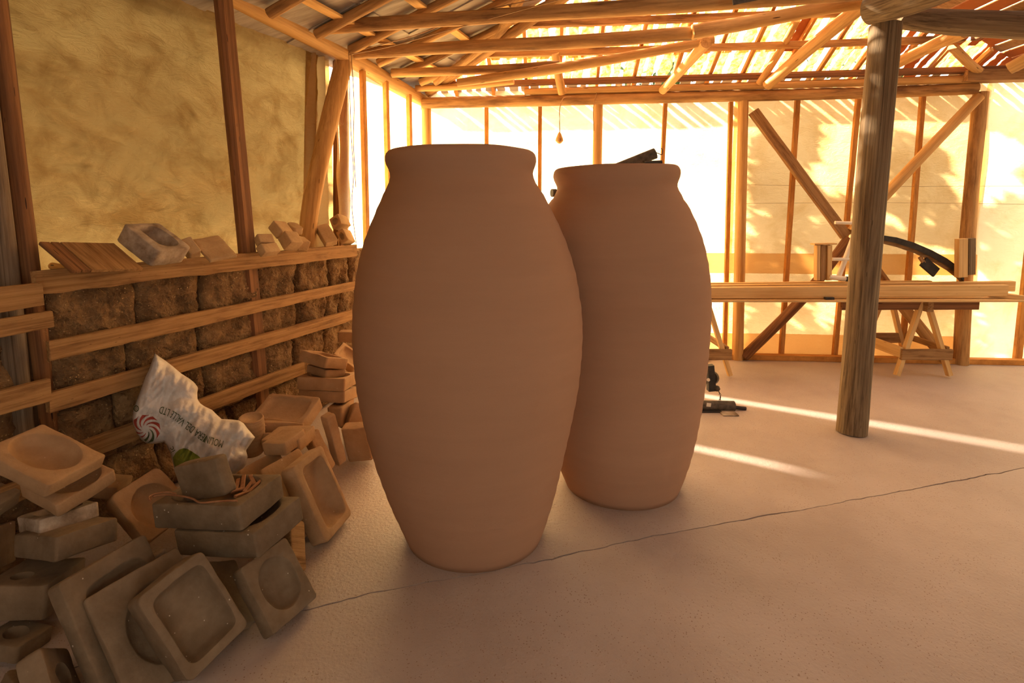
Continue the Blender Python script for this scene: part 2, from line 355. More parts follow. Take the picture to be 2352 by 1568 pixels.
# dark mud joints behind the brick faces
def wbox(name, s0, s1, z0, z1, o0, o1, m, parent):
    V = [lw(s, z, o) - parent.location for s in (s0, s1) for z in (z0, z1) for o in (o0, o1)]
    Fc = [(0, 1, 3, 2), (4, 6, 7, 5), (0, 4, 5, 1), (2, 3, 7, 6), (0, 2, 6, 4), (1, 5, 7, 3)]
    return fix(mk(name, V, Fc, m, parent))
wbox('mud_core', .96, 8.6, 0, 1.06, .085, .29, M['mortar'], wall_left)
# loose straw ends sticking out of the mud
V, Fc = [], []
for _ in range(2600):
    s_ = rnd.uniform(1.0, 3.15); z_ = rnd.uniform(.02, 1.08); a = rnd.uniform(0, PI); l_ = rnd.uniform(.006, .028); oo = rnd.uniform(-.004, .012)
    p = lw(s_, z_, .034 + oo) - wall_left.location; d_ = (LS * math.cos(a) + Vector((0, 0, math.sin(a)))) * l_ - LO * rnd.uniform(-.004, .008); w_ = Vector((0, 0, .0007)) if abs(math.cos(a)) > .6 else LS * .0007
    k = len(V); V += [p, p + w_, p + d_ + w_, p + d_]; Fc.append((k, k + 1, k + 2, k + 3))
tag(mk('straw', V, Fc, M['straw'], wall_left), kind='stuff')
# boards
def rail(s0, z0a, z1a, s1, z0b, z1b, o=-.012, m='board', rough=.004, seed=0):
    zc0, zc1 = (z0a + z1a) / 2, (z0b + z1b) / 2; h = ((z1a - z0a) + (z1b - z0b)) / 2
    return beam('plank', lw(s0, zc0, o), lw(s1, zc1, o), .026, h, M[m], up=(0, 0, 1), parent=wall_left, rough=rough, seg=22, seed=seed,
                taper=(z1b - z0b) / (z1a - z0a) if abs((z1b - z0b) - (z1a - z0a)) > .005 else 1)
rail(3.2, 1.075, 1.165, 1.19, 1.05, 1.14, rough=.014, seed=1)
rail(3.17, .80, .89, 1.2, .80, .87, seed=2, rough=.008)
rail(3.19, .60, .68, 1.2, .58, .66, seed=3, rough=.006)
rail(3.08, .355, .44, 1.78, .33, .41, seed=4, rough=.006)
rail(3.8, 1.02, 1.13, 3.195, 1.03, 1.125, o=-.05, seed=5)
rail(3.8, .925, 1.01, 3.165, .94, 1.01, o=-.04, seed=6)
rail(3.8, .66, .75, 3.185, .65, .74, o=-.02, seed=7)
rail(3.8, .30, .39, 3.2, .30, .38, o=-.015, seed=9)

# ---- left wall plastic: bright film past the end of the mud wall
def sheet(name, f, nu, nv, m, parent=None):
    V = [f(i / nu, j / nv) for j in range(nv + 1) for i in range(nu + 1)]
    if parent: V = [v - parent.location for v in V]
    Fc = [(j * (nu + 1) + i, j * (nu + 1) + i + 1, (j + 1) * (nu + 1) + i + 1, (j + 1) * (nu + 1) + i) for j in range(nv) for i in range(nu)]
    return mk(name, V, Fc, m, parent, True)
def ff(u, v):
    s = -.02 + u * 1.2; z = v * 2.48
    w = .035 * math.sin(s * 9 + z * 2.5 + 1.2 * math.sin(z * 2)) * (1 - .5 * v) + .02 * noise.noise(Vector((s * 5, z * 3, 1)))
    w += .02 * math.sin((z + s * .7) * 11) * max(0, .6 - abs(z - 1.7))
    return lw(s, z, .10 + w)
def ffa(u, v):
    z = v * 2.48; g = .05 * max(0, 1 - ((z - 1.2) / .32) ** 4); p = ff((.90 * u + .02 - g * u) / 1.2, v); return p
def ffb(u, v): return ff((.915 + .305 * u) / 1.2, v)
sheet('plastic_film', ffa, 40, 70, M['sheet'], wall_left); sheet('plastic_film', ffb, 14, 70, M['sheet'], wall_left)
for s, o in ((.97, .05), (.63, .05), (.27, .05)):
    beam('stud', lw(s, 0, o), lw(s + rnd.uniform(-.03, .03), 2.45, o), .04, .04, M['stud'], up=LO, parent=wall_left, rough=.004, seg=10, seed=s)

# ---- back wall: film on studs
wall_back = empty('wall_back', bw(0, 0, .1)); tag(wall_back, kind='structure', label='back wall of backlit yellow plastic film stretched on thin studs')
def fb(u0, u1, z0=0, z1=2.5, oo=.09):
    def f(u, v):
        a = u0 + u * (u1 - u0); z = z0 + v * (z1 - z0)
        w = .018 * noise.noise(Vector((a * 2, z * 2, 4))) + .008 * math.sin((a + z) * 8) * max(0, z - 1.2)
        return bw(a, z, oo + w)
    return f
sheet('plastic_film', fb(.0, 2.84), 60, 50, M['sheet'], wall_back)
sheet('plastic_film', fb(2.80, 5.0, oo=.094), 50, 50, M['sheet_torn'], wall_back)
sheet('plastic_film', fb(4.96, 6.6, oo=.085), 30, 40, M['sheet'], wall_back)
sheet('fold', fb(1.0, 5.0, .80, .99, .075), 60, 4, M['fold'], wall_back)
sheet('fold', fb(1.0, 4.9, .02, .23, .075), 60, 4, M['fold'], wall_back)
for u0, z0, u1, z1, w in ((.54, 0, .54, 2.34, .035), (1.04, 0, 1.04, 2.34, .035), (2.13, 0, 2.18, 2.36, .035), (2.8, 0, 2.76, 2.36, .035),
                          (3.32, 0, 3.34, 2.38, .04), (3.80, 0, 3.86, 2.4, .04), (4.4, 0, 4.4, 2.42, .04), (5.40, 0, 5.42, 2.42, .06)):
    beam('stud', bw(u0, z0, .045), bw(u1, z1, .045), w, .04, M['stud'], up=BO, parent=wall_back, rough=.005, seg=12, seed=u0)
beam('sill_board', bw(.0, .025, .0), bw(6.6, .025, .0), .07, .05, M['stud'], parent=wall_back, rough=.004, seg=12)
wire_ = tube('tie_wire', [bw(2.9, 1.62, .03), bw(4.0, 1.6, .03), bw(5.5, 1.6, .03)], .0015, M['wire'], parent=wall_back, n=4)
tube('tie_wire', [bw(2.9, 1.45, .03), bw(4.0, 1.46, .03), bw(5.5, 1.44, .03)], .0015, M['wire'], parent=wall_back, n=4)

# ---- roof
ceiling = empty('ceiling', (0, 3, 2.6)); tag(ceiling, kind='structure', label='pitched roof of gapped strips and grey panels on battens')
TB, TL, TR, UR, KR = .532, .3365, .258, 5.2, 2.06
def rb(u, d, lift=0): return bw(u, 2.50 + .01 * u + d * TB + lift, -d)
def rl(s, dl, lift=0): return lw(s, 2.50 + dl * TL + lift, -dl)
def hipmax(u): return min(u / 1.366 + .04, (UR - u) / KR if u > 2.2 else 9)
def slabpoly(name, pts, th, m, parent):
    n = len(pts); V = [p - parent.location for p in pts] + [p - parent.location + Vector((0, 0, th)) for p in pts]
    Fc = [tuple(range(n - 1, -1, -1)), tuple(range(n, 2 * n))] + [(i, (i + 1) % n, n + (i + 1) % n, n + i) for i in range(n)]
    return mk(name, V, Fc, m, parent)
courses = [(-.32, .02), (.0, .28), (.25, .56), (.53, .84), (.81, 1.14), (1.1, 1.6), (1.55, 2.1), (2.05, 2.6)]
ns = 0
for ci, (da, db) in enumerate(courses):
    u = -.15 if ci == 0 else .02
    wmul = 1 if ci < 5 else 2.2
    while u < UR + .1:
        w = rnd.uniform(.05, .10) * wmul; gap = rnd.uniform(.010, .062) * (wmul if ci < 5 else 1)
        mid = u + w / 2
        top = min(db, hipmax(mid)) if ci else db
        if top - da > .05 and ns < 292:
            k = 10; Lp, Rp = [], []
            sk = rnd.uniform(-.012, .012)
            for i in range(k + 1):
                d = da + (top - da) * i / k
                e1 = .016 * noise.noise(Vector((d * 26, u * 7, 1))); e2 = .016 * noise.noise(Vector((d * 22, u * 7, 5)))
                Lp.append(rb(u + e1 + sk * i / k, d, .045 + .012 * (ci % 2))); Rp.append(rb(u + w + e2 + sk * i / k, d, .045 + .012 * (ci % 2) + rnd.uniform(-.002, .006)))
            mm = M['redsheet'] if (mid > 3.9 and rnd.random() < .5) or rnd.random() < .04 else M['shake']
            if ci == 0 : mm = M['panel'] if rnd.random() < .8 else mm
            slabpoly('roof_strip', Lp + Rp[::-1], .006, mm, ceiling); ns += 1
        u += w + gap
u = .25
while u < UR - .2:
    t = hipmax(u)
    beam('rafter', rb(u, -.3, .018), rb(u + rnd.uniform(-.02, .02), min(2.6, t), .018), .028, .04, M['stud'], parent=ceiling, rough=.004, seg=6, seed=u)
    u += rnd.uniform(.27, .36)
for d in (.09, .4, .67, .95, 1.5, 2.1, 2.6):
    ua = d * 1.366 + .02; ub = UR - d * KR if d < 1.4 else UR - 1.4 * KR - .1
    beam('purlin', rb(ua, d, -.03), rb(max(ub, ua + .3), d, -.025), .05, .05, M['redpost'] if d < .2 else M['bark'], parent=ceiling, rough=.006, seg=16, seed=d)
# left slope: panels clipped on the hip line
def clip(poly, f):
    out = []
    for i in range(len(poly)):
        a, b = poly[i], poly[(i + 1) % len(poly)]; fa, fb_ = f(a), f(b)
        if fa >= 0: out.append(a)
        if fa * fb_ < 0: out.append(a.lerp(b, fa / (fa - fb_)))
    return out
def hipf(p):
    q = p - C0; d = -q.dot(BO); u_ = q.dot(BS); return d - u_ / 1.366 + .01
for i in range(11):
    for j in range(5):
        sa, sb = -.3 + i * .62, -.3 + (i + 1) * .62 + .012; la, lb = -.25 + j * .6, -.25 + (j + 1) * .6 + .012
        lift = .05 + .01 * ((i + j) % 2)
        P = clip([rl(sa, la, lift), rl(sb, la, lift), rl(sb, lb, lift), rl(sa, lb, lift)], hipf)
        if len(P) > 2: slabpoly('roof_panel', P, .008, M['panel'], ceiling)
for dl in (.22, .62, 1.02, 1.45, 1.95, 2.5):
    s0 = -.3
    while hipf(rl(s0, dl)) < 0: s0 += .02
    beam('batten', rl(s0, dl, .028), rl(6.3, dl, .028), .075, .02, M['batten'], up=(0, 0, 1), parent=ceiling, seg=4)
for s in (.2, .52, .85, 1.2, 1.55, 1.95, 2.4, 3.0, 3.7, 4.5):
    e = .1
    while hipf(rl(s, e)) > 0 and e < 2.6: e += .03
    tube('rafter', [rl(s, .03, .012), rl(s - .02, e / 2, -.002), rl(s - .03, e, .0)], [.034, .03, .026], M['bark'], parent=ceiling, n=9, wobble=.12, seed=s)
hp = [C0 + (BS * (1.366 * d) - BO * d) + Vector((0, 0, 2.47 + d * TB)) for d in (0, .6, 1.2, 2.0)]
tube('hip_rafter', hp, [.04, .045, .045, .05], M['bark'], parent=ceiling, n=10, wobble=.1, sub=3)
# right slope and the part of the roof over the camera
def rr(w, y_, lift=0):   # w = distance left of the right-hand plate, y_ towards the camera
    p = C0 + BS * (UR - w) - BO * y_; return Vector((p.x, p.y, 2.55 + w * TR + lift))
def hipr(p):
    q = p - C0; d = -q.dot(BO); u_ = q.dot(BS); return d - (UR - u_) / KR + .01
for i in range(24):
    wa = -.4 + i * .125; wb = wa + rnd.uniform(.10, .118)
    ya = max(0, wa / KR); P = clip([rr(wa, 0, .05), rr(wb, 0, .05), rr(wb, 5.2, .05), rr(wa, 5.2, .05)], hipr)
    if len(P) > 2: slabpoly('roof_board', P, .012, M['redsheet'] if i % 3 else M['board'], ceiling)
for k, w in enumerate((.15, .75, 1.3, 1.9)):
    ya = w / KR + .05
    beam('purlin', rr(w, ya, .0), rr(w + .05, 5.0, .0), .05, .06, M['redpost'], parent=ceiling, rough=.008, seg=10, seed=w)
slabpoly('roof_panel', [C0 + BS * 1.6 - BO * 2.55 + Vector((0, 0, 3.85)), C0 + BS * 7 - BO * 2.55 + Vector((0, 0, 3.5)), C0 + BS * 7 - BO * 7.4 + Vector((0, 0, 3.2)), C0 + BS * (-.5) - BO * 7.4 + Vector((0, 0, 3.4))], .01, M['panel'], ceiling)

# ================================================================== POSTS AND BEAMS
def log(name, pts, r, m, label, cat='beam', group=None, **k):
    o = tube(name, pts, r, M[m] if isinstance(m, str) else m, **k); tag(o, label, cat, group); return o
log('wall_plate_log', [lw(5.2, 2.70, .08), lw(3.2, 2.66, .08), lw(1.95, 2.585, .08), lw(1.27, 2.54, .08), lw(.5, 2.46, .08), lw(-.2, 2.41, .08)], [.075, .075, .072, .066, .062, .056],
    'wood', 'thick pale peeled log running along the top of the left wall', sub=3, n=16, wobble=.08, seed=1)
log('wall_plate_log', [bw(-.05, 2.375, -.03), bw(1.5, 2.39, -.03), bw(2.9, 2.40, -.03), bw(4.0, 2.41, -.03), bw(4.78, 2.43, -.03)], [.05, .052, .05, .05, .05], 'bark',
    'long log with bark strips lying along the top of the back wall', sub=4, n=14, wobble=.1, seed=2)
log('round_pole', [bw(.9, 2.455, -.07), bw(2.9, 2.475, -.07), bw(4.7, 2.50, -.07)], [.028, .032, .034], 'wood', 'slim round pole laid on top of the back wall log', 'beam', sub=4, n=10, seed=3)
o = beam('plate_board', bw(4.62, 2.515, -.09), bw(6.4, 2.53, -.09), .12, .09, M['board'], rough=.004); tag(o, 'sawn board on top of the back wall at its right end', 'board')
log('tie_beam', [at(738, 63, 3.60), at(1000, 46, 3.54), at(1290, 28, 3.48), at(1690, 2, 3.40), at(2150, -34, 3.3)], [.044, .045, .047, .05, .052], 'bark',
    'straight tie log nearest the camera, crossing under the grey panels', sub=4, n=14, wobble=.08, seed=4)
log('tie_beam', [at(815, 123, 3.96), at(1000, 111, 3.9), at(1300, 97, 3.82), at(1600, 76, 3.75)], [.04, .042, .046, .047], 'bark',
    'second tie log from the camera, level from the left wall to its splice', sub=4, n=14, wobble=.1, seed=5)
log('tie_beam', [at(1590, 74, 3.70), at(1740, 48, 3.66), at(1880, 22, 3.6), at(2020, 0, 3.5)], [.05, .045, .042, .042], 'wood',
    'log spliced to the second tie beam and rising to the post head', sub=4, n=14, wobble=.08, seed=6)
log('tie_beam', [at(900, 168, 4.42), at(1100, 161, 4.36), at(1285, 150, 4.28)], [.036, .036, .038], 'bark',
    'third tie log from the camera, ending at a wired splice', sub=4, n=12, wobble=.1, seed=7)
log('tie_beam', [at(1050, 190, 4.32), at(1275, 158, 4.26), at(1450, 128, 4.1), at(1640, 92, 3.98)], [.03, .042, .036, .03], 'wood',
    'pale bent log continuing the third tie beam upward', sub=4, n=12, wobble=.1, seed=8)
log('tie_beam', [at(955, 203, 4.86), at(1060, 199, 4.8), at(1180, 186, 4.7)], [.028, .03, .03], 'wood', 'short thin log lying beside the far left roof corner', sub=4, n=10, wobble=.1, seed=9)
log('roof_strut', [at(1522, 208, 4.72), at(1575, 150, 4.3), at(1622, 98, 3.95)], [.036, .04, .042], 'wood', 'thin pale strut rising from back wall log to the spliced beam', 'strut', n=12, sub=2, wobble=.06, seed=10)
log('roof_strut', [at(1762, 196, 4.62), at(1860, 110, 4.2), at(1985, 8, 3.75)], [.045, .05, .052], 'wood', 'thickest pale strut slanting up from back wall to post head', 'strut', n=12, sub=2, wobble=.06, seed=11)
log('roof_strut', [at(1744, 192, 4.66), at(1790, 120, 4.45), at(1830, 45, 4.2)], [.03, .03, .03], 'wood', 'slim steep strut crossing behind the thickest pale strut', 'strut', n=10, sub=2, seed=12)
log('roof_strut', [at(1292, 214, 4.78), at(1284, 180, 4.7), at(1275, 120, 4.5)], [.04, .038, .036], 'wood', 'short upright strut above the hanging wire', 'strut', n=10, seed=13)
log('roof_strut', [at(2015, 168, 4.4), at(2120, 115, 4.1), at(2215, 72, 3.8)], [.04, .045, .048], 'wood', 'pale strut just right of the round post, slanting up', 'strut', n=12, sub=2, seed=14)
log('roof_strut', [at(2188, 108, 4.3), at(2225, 145, 4.45), at(2262, 176, 4.6)], [.035, .034, .036], 'wood', 'knotty short strut leaning the other way beside the right plate board', 'strut', n=10, seed=15)
log('roof_strut', [at(2318, 158, 3.6), at(2375, 128, 3.5), at(2440, 95, 3.4)], [.04, .042, .044], 'wood', 'smooth log end poking in at the right edge under the roof', 'strut', n=14, seed=16)
log('roof_strut', [at(1196, -12, 3.9), at(1170, 42, 4.1), at(1120, 100, 4.4), at(1000, 190, 4.8)], [.04, .04, .035, .03], 'bark', 'dark sloping rafter log between grey panels and gapped strips', 'strut', n=10, sub=2, wobble=.1, seed=17)
log('main_beam', [at(1998, 22, 3.22), at(2100, -8, 3.0), at(2260, -70, 2.7), at(2500, -150, 2.4)], [.085, .09, .09, .09], 'post',
    'heavy log resting on the round post, its rounded end in view', sub=3, n=18, wobble=.08, seed=18)
log('main_beam', [at(2055, 40, 3.40), at(2200, 52, 3.46), at(2420, 62, 3.55)], [.07, .095, .105], 'post', 'dark heavy beam behind the round post running right', sub=4, n=16, wobble=.06, seed=19, flat=.8)
log('round_post', [fl(1955, 992), at(1975, 760, 3.2), at(1998, 470, 3.2), at(2034, 58, 3.22)], [.086, .084, .084, .084], 'post',
    'round weathered wooden post standing alone on the open floor', 'post', sub=4, n=24, wobble=.05, seed=20, flat=1)
# left wall posts
log('wall_post', [lw(3.24, 0.0, .10), lw(3.235, 1.2, .08), lw(3.27, 2.7, .08)], [.042, .042, .04], 'greypost', 'grey weathered log post at the far left edge', 'post', n=14, sub=4, wobble=.08, seed=21)
log('wall_post', [lw(3.12, 0.0, .10), lw(3.155, 1.2, .09), lw(3.185, 2.7, .09)], [.038, .036, .034], 'redpost', 'reddish log post beside the grey one at left', 'post', n=14, sub=4, wobble=.08, seed=22)
o = beam('wall_post', lw(2.06, 0, .055), lw(2.19, 2.62, .06), .07, .10, M['redpost'], up=LS, rough=.006, seg=14, bev=.02); tag(o, 'squared brown post rising behind the middle of the long top board', 'post')
log('leaning_prop', [lw(1.62, .0, .10), lw(1.56, 1.16, .11), lw(1.40, 1.75, .10), lw(1.12, 2.47, .09)], [.05, .058, .06, .064], 'wood', 'leaning log prop between the top board and the plate log', 'post', n=14, sub=4, wobble=.06, seed=23)
o = beam('wall_post', lw(1.14, 1.1, .16), lw(1.07, 2.5, .16), .07, .11, M['redpost'], up=LS, rough=.004, seg=8, bev=.015); tag(o, 'narrow reddish post behind the leaning log prop', 'post')
log('corner_post', [bw(-.02, 0, .0), bw(-.02, 2.36, .0)], [.05, .045], 'wood', 'pale corner post where left and back walls meet', 'post', n=12, sub=1, seed=24)
# tarpaulin behind the shelf and brown drape
def ft(u, v):
    s = 1.28 + u * 3.6; z = 1.02 + v * 1.72
    sag = .0
    if v > .8: sag = .03 * math.sin((s - 1.2) * 4)
    q = Vector((s * 2.2 + z * 1.2, z * 3.0 - s * .6, 2))
    rq = Vector(((s * 2 + z) * .9, (z * 2.0 - s) * 3.2, 5))
    w = .024 * noise.noise(q) + .012 * noise.noise(q * 3.2) + .006 * noise.noise(q * 8) + .016 * abs(noise.noise(rq)) + .008 * abs(noise.noise(rq * 2.6)) + .004 * abs(noise.noise(rq * 6))
    w += .012 * math.sin((z + (s - 1.2) * .45) * 16 + 2 * noise.noise(q * .6)) * (.4 + .6 * max(0, noise.noise(q * .5)))
    return lw(s, z + sag * 0, .30 - .13 * v + w)
o = sheet('tarpaulin', ft, 180, 90, M['tarp']); tag(o, 'creased tan tarpaulin hung behind the left wall shelf', 'tarpaulin')
def fd(u, v):
    s = 1.16 + u * .24; z = 1.12 + v * 1.4
    return lw(s + .12 * (1 - v) * u, z, .19 + .02 * math.sin(u * 16))
o = sheet('drape', fd, 24, 14, M['curtain']); tag(o, 'brown gathered drape behind the leaning log prop', 'drape')
# back wall posts and braces
log('wall_post', [bw(1.57, 0, -.0), bw(1.57, 2.36, .0)], [.045, .042], 'wood', 'pale round post in back wall, left of the dangling black tube', 'post', n=12, wobble=.04, seed=25)
log('wall_post', [bw(2.90, 0, -.02), bw(2.85, 2.36, -.01)], [.05, .044], 'wood', 'pale round post in back wall where the left brace starts', 'post', n=12, wobble=.04, seed=26)
log('wall_post', [bw(4.87, 0, -.02), bw(4.83, 1.2, -.02), bw(4.84, 2.40, -.01)], [.06, .056, .056], 'bark', 'thick post in the back wall beside the brightest right panel', 'post', n=14, sub=3, wobble=.08, seed=27)
o = beam('brace', bw(2.93, 2.26, -.04), bw(3.78, 1.16, -.05), .05, .085, M['board'], up=BS, rough=.005, seg=10); tag(o, 'upper left brace board sloping down to the crossing', 'brace')
log('brace', [bw(4.80, 2.36, -.05), bw(4.3, 1.78, -.06), bw(3.82, 1.2, -.06)], [.042, .045, .042], 'wood', 'upper right brace pole rising to the thick back post', 'brace', n=12, sub=3, wobble=.05, seed=28)
log('brace', [bw(3.80, 1.14, -.06), bw(3.45, .6, -.05), bw(2.95, .03, -.03)], [.042, .046, .044], 'redpost', 'lower left brace pole under the bench', 'brace', n=12, sub=3, wobble=.05, seed=29)
log('brace', [bw(3.86, 1.12, -.07), bw(4.2, .66, -.06), bw(4.72, .05, -.04)], [.042, .046, .05], 'bark', 'lower right brace pole behind the sawhorse', 'brace', n=12, sub=3, wobble=.05, seed=30)

# ---- unseen sides of the shed behind and beside the camera, closed to control the fill
wall_right = empty('wall_right', (6.4, 1, 0)); tag(wall_right, kind='structure', label='right wall of yellow plastic film on studs')
RW0, RW1 = bw(6.6, 0, 0), Vector((6.7, -3.0, 0))
def fr(u, v): return RW0.lerp(RW1, u * .2) + Vector((.02 * noise.noise(Vector((u * 14, v * 5, 0))), 0, v * 2.6))
sheet('plastic_film', fr, 60, 20, M['sheet'], wall_right)
for k in range(9):
    p = RW0.lerp(RW1, k / 8) - Vector((.06, 0, 0)); beam('stud', p, p + Vector((0, 0, 2.6)), .05, .05, M['stud'], up=(1, 0, 0), parent=wall_right, seg=2)
wall_rear = empty('wall_rear', (2, -3, 0)); tag(wall_rear, kind='structure', label='unseen rear board wall added to cut the fill, with an open doorway')
x = -3.6
while x < 6.6:
    z0 = 0 if not (DOOR[0] < x < DOOR[1]) else 2.1
    beam('plank', (x, -3, z0), (x, -3, 3.4), .24, .025, M['darkboard'], up=(0, 1, 0), parent=wall_rear, seg=1); x += .245
for k in range(29):
    p = RW0.lerp(RW1, .2 + .8 * (k + .5) / 29); beam('plank', p, p + Vector((0, 0, 2.7)), .235, .03, M['darkboard'], up=(1, 0, 0), parent=wall_right, seg=1)  # dark boards added out of view to hold back side light

for k in range(18):
    p = lw(4.95 + k * .24, 1.0, .2); beam('plank', p, p + Vector((0, 0, 1.8)), .235, .03, M['darkboard'], up=LO, parent=wall_left, seg=1)  # unseen dark boards added where glowing tarpaulin would brighten the room
# ================================================================== THE TWO JARS
PR1 = [(0.0, 0.2865, -0.1621), (0.03, 0.2977, -0.1625), (0.06, 0.3088, -0.1633), (0.09, 0.3196, -0.1647), (0.12, 0.3292, -0.1668), (0.18, 0.3487, -0.1695), (0.24, 0.3652, -0.1726), (0.3, 0.38, -0.1754), (0.36, 0.3948, -0.1776), (0.42, 0.4072, -0.179), (0.48, 0.4197, -0.1797), (0.54, 0.4312, -0.1798), (0.6, 0.4408, -0.1797), (0.66, 0.4503, -0.1794), (0.72, 0.456, -0.1791), (0.78, 0.4611, -0.1787), (0.84, 0.4641, -0.1785), (0.9, 0.4649, -0.1786), (0.96, 0.4631, -0.1791), (1.02, 0.4588, -0.1801), (1.08, 0.4505, -0.1816), (1.14, 0.4411, -0.1833), (1.2, 0.4261, -0.1851), (1.26, 0.408, -0.187), (1.32, 0.3851, -0.1887), (1.38, 0.3574, -0.1904), (1.4, 0.3477, -0.1917), (1.428, 0.3339, -0.1929), (1.457, 0.3199, -0.1943), (1.48, 0.3045, -0.1965), (1.505, 0.2925, -0.1990), (1.525, 0.2865, -0.2005), (1.542, 0.2855, -0.2025), (1.556, 0.2895, -0.2035), (1.575, 0.2970, -0.2045), (1.590, 0.3000, -0.2047), (1.605, 0.2990, -0.2049), (1.617, 0.2950, -0.2048), (1.625, 0.2880, -0.2048), (1.63, 0.279, -.2048), (1.628, .262, -.2048), (1.60, .255, -.2048), (1.52, .262, -.2), (1.38, .32, -.19), (1.1, .415, -.182), (.6, .41, -.18), (.1, .28, -.165), (.05, .2, -.162)]
PR2 = [(0.0, 0.2844, 0.5655), (0.03, 0.2959, 0.5645), (0.06, 0.3072, 0.5632), (0.09, 0.3177, 0.5617), (0.12, 0.3271, 0.5601), (0.18, 0.3442, 0.5578), (0.24, 0.3599, 0.5551), (0.3, 0.375, 0.552), (0.36, 0.3894, 0.5489), (0.42, 0.4033, 0.546), (0.48, 0.4154, 0.5433), (0.54, 0.4257, 0.5407), (0.6, 0.435, 0.5381), (0.66, 0.4424, 0.5357), (0.72, 0.4483, 0.5332), (0.78, 0.4529, 0.531), (0.84, 0.4543, 0.5287), (0.9, 0.4546, 0.5266), (0.96, 0.4515, 0.5244), (1.02, 0.4474, 0.5223), (1.08, 0.4389, 0.5202), (1.14, 0.4294, 0.5181), (1.2, 0.4154, 0.516), (1.26, 0.3999, 0.514), (1.32, 0.3772, 0.5121), (1.38, 0.3507, 0.5105), (1.4, 0.3409, 0.5093), (1.425, 0.3275, 0.5084), (1.445, 0.3130, 0.5076), (1.46, 0.3040, 0.507), (1.482, 0.2915, 0.5063), (1.500, 0.2855, 0.506), (1.514, 0.2850, 0.506), (1.528, 0.2895, 0.5054), (1.546, 0.2965, 0.5041), (1.562, 0.2995, 0.503), (1.576, 0.2985, 0.5025), (1.588, 0.2945, 0.5015), (1.596, 0.288, 0.501), (1.60, .281, .5), (1.598, .264, .5), (1.57, .256, .5), (1.5, .262, .505), (1.36, .32, .51), (1.1, .40, .52), (.6, .40, .54), (.1, .28, .56), (.05, .2, .5655)]
def bump_(z): return math.sin(PI * max(0, min(1, (z - .15) / 1.2))) ** 2
def jar(pr, cy, label, tilt=0, slim=0, lean=0):
    cx = pr[0][2]; P = []
    pr = [(z, r * 1.008 - slim * bump_(z), c + slim * 1.5 * bump_(z)) for z, r, c in pr]
    # smooth resample of the thrown profile, with faint throwing rings
    for a, b in zip(pr[:-1], pr[1:]):
        k = 3 if abs(a[0] - b[0]) > .03 else 1
        for i in range(k):
            t = i / k; P.append([a[1] + (b[1] - a[1]) * t, a[0] + (b[0] - a[0]) * t, a[2] + (b[2] - a[2]) * t])
    P.append([pr[-1][1], pr[-1][0], pr[-1][2]])
    ns_ = [p[:] for p in P]
    for i in range(2, len(P) - 14):
        if P[i][1] > 1.36: break
        for q in (0, 2): P[i][q] = .25 * ns_[i-1][q] + .5 * ns_[i][q] + .25 * ns_[i+1][q]
    prof = []
    for r, z, c in P:
        rr_ = r + .0011 * math.sin(z * 95) * (1 if .1 < z < 1.5 else 0) + .0015 * noise.noise(Vector((0, 0, z * 14 + cx)))
        prof.append((rr_, z, c - cx, 0))
    o = lathe('clay_jar', prof, M['clay'], n=128, loc=(cx, cy, 0), cap=True)
    for v in o.data.vertices:
        v.co.y *= .90; v.co.y += lean * bump_(v.co.z); a = math.atan2(v.co.y, v.co.x); v.co *= 1 + .002 * noise.noise(Vector((math.cos(a) * 1.5, math.sin(a) * 1.5, v.co.z * 2 + cx)))
        if v.co.z > 1.45 and tilt: v.co.z += tilt * v.co.x
        if v.co.z < .0005: v.co.z = 0
    tag(o, label, 'jar', 'large terracotta jars'); return o
jar(PR1, 2.145, 'front terracotta jar, the larger and nearer one, unglazed', 0, 0, -.02)
jar(PR2, 2.562, 'rear terracotta jar, half hidden behind the front one', .022, .034, .09)

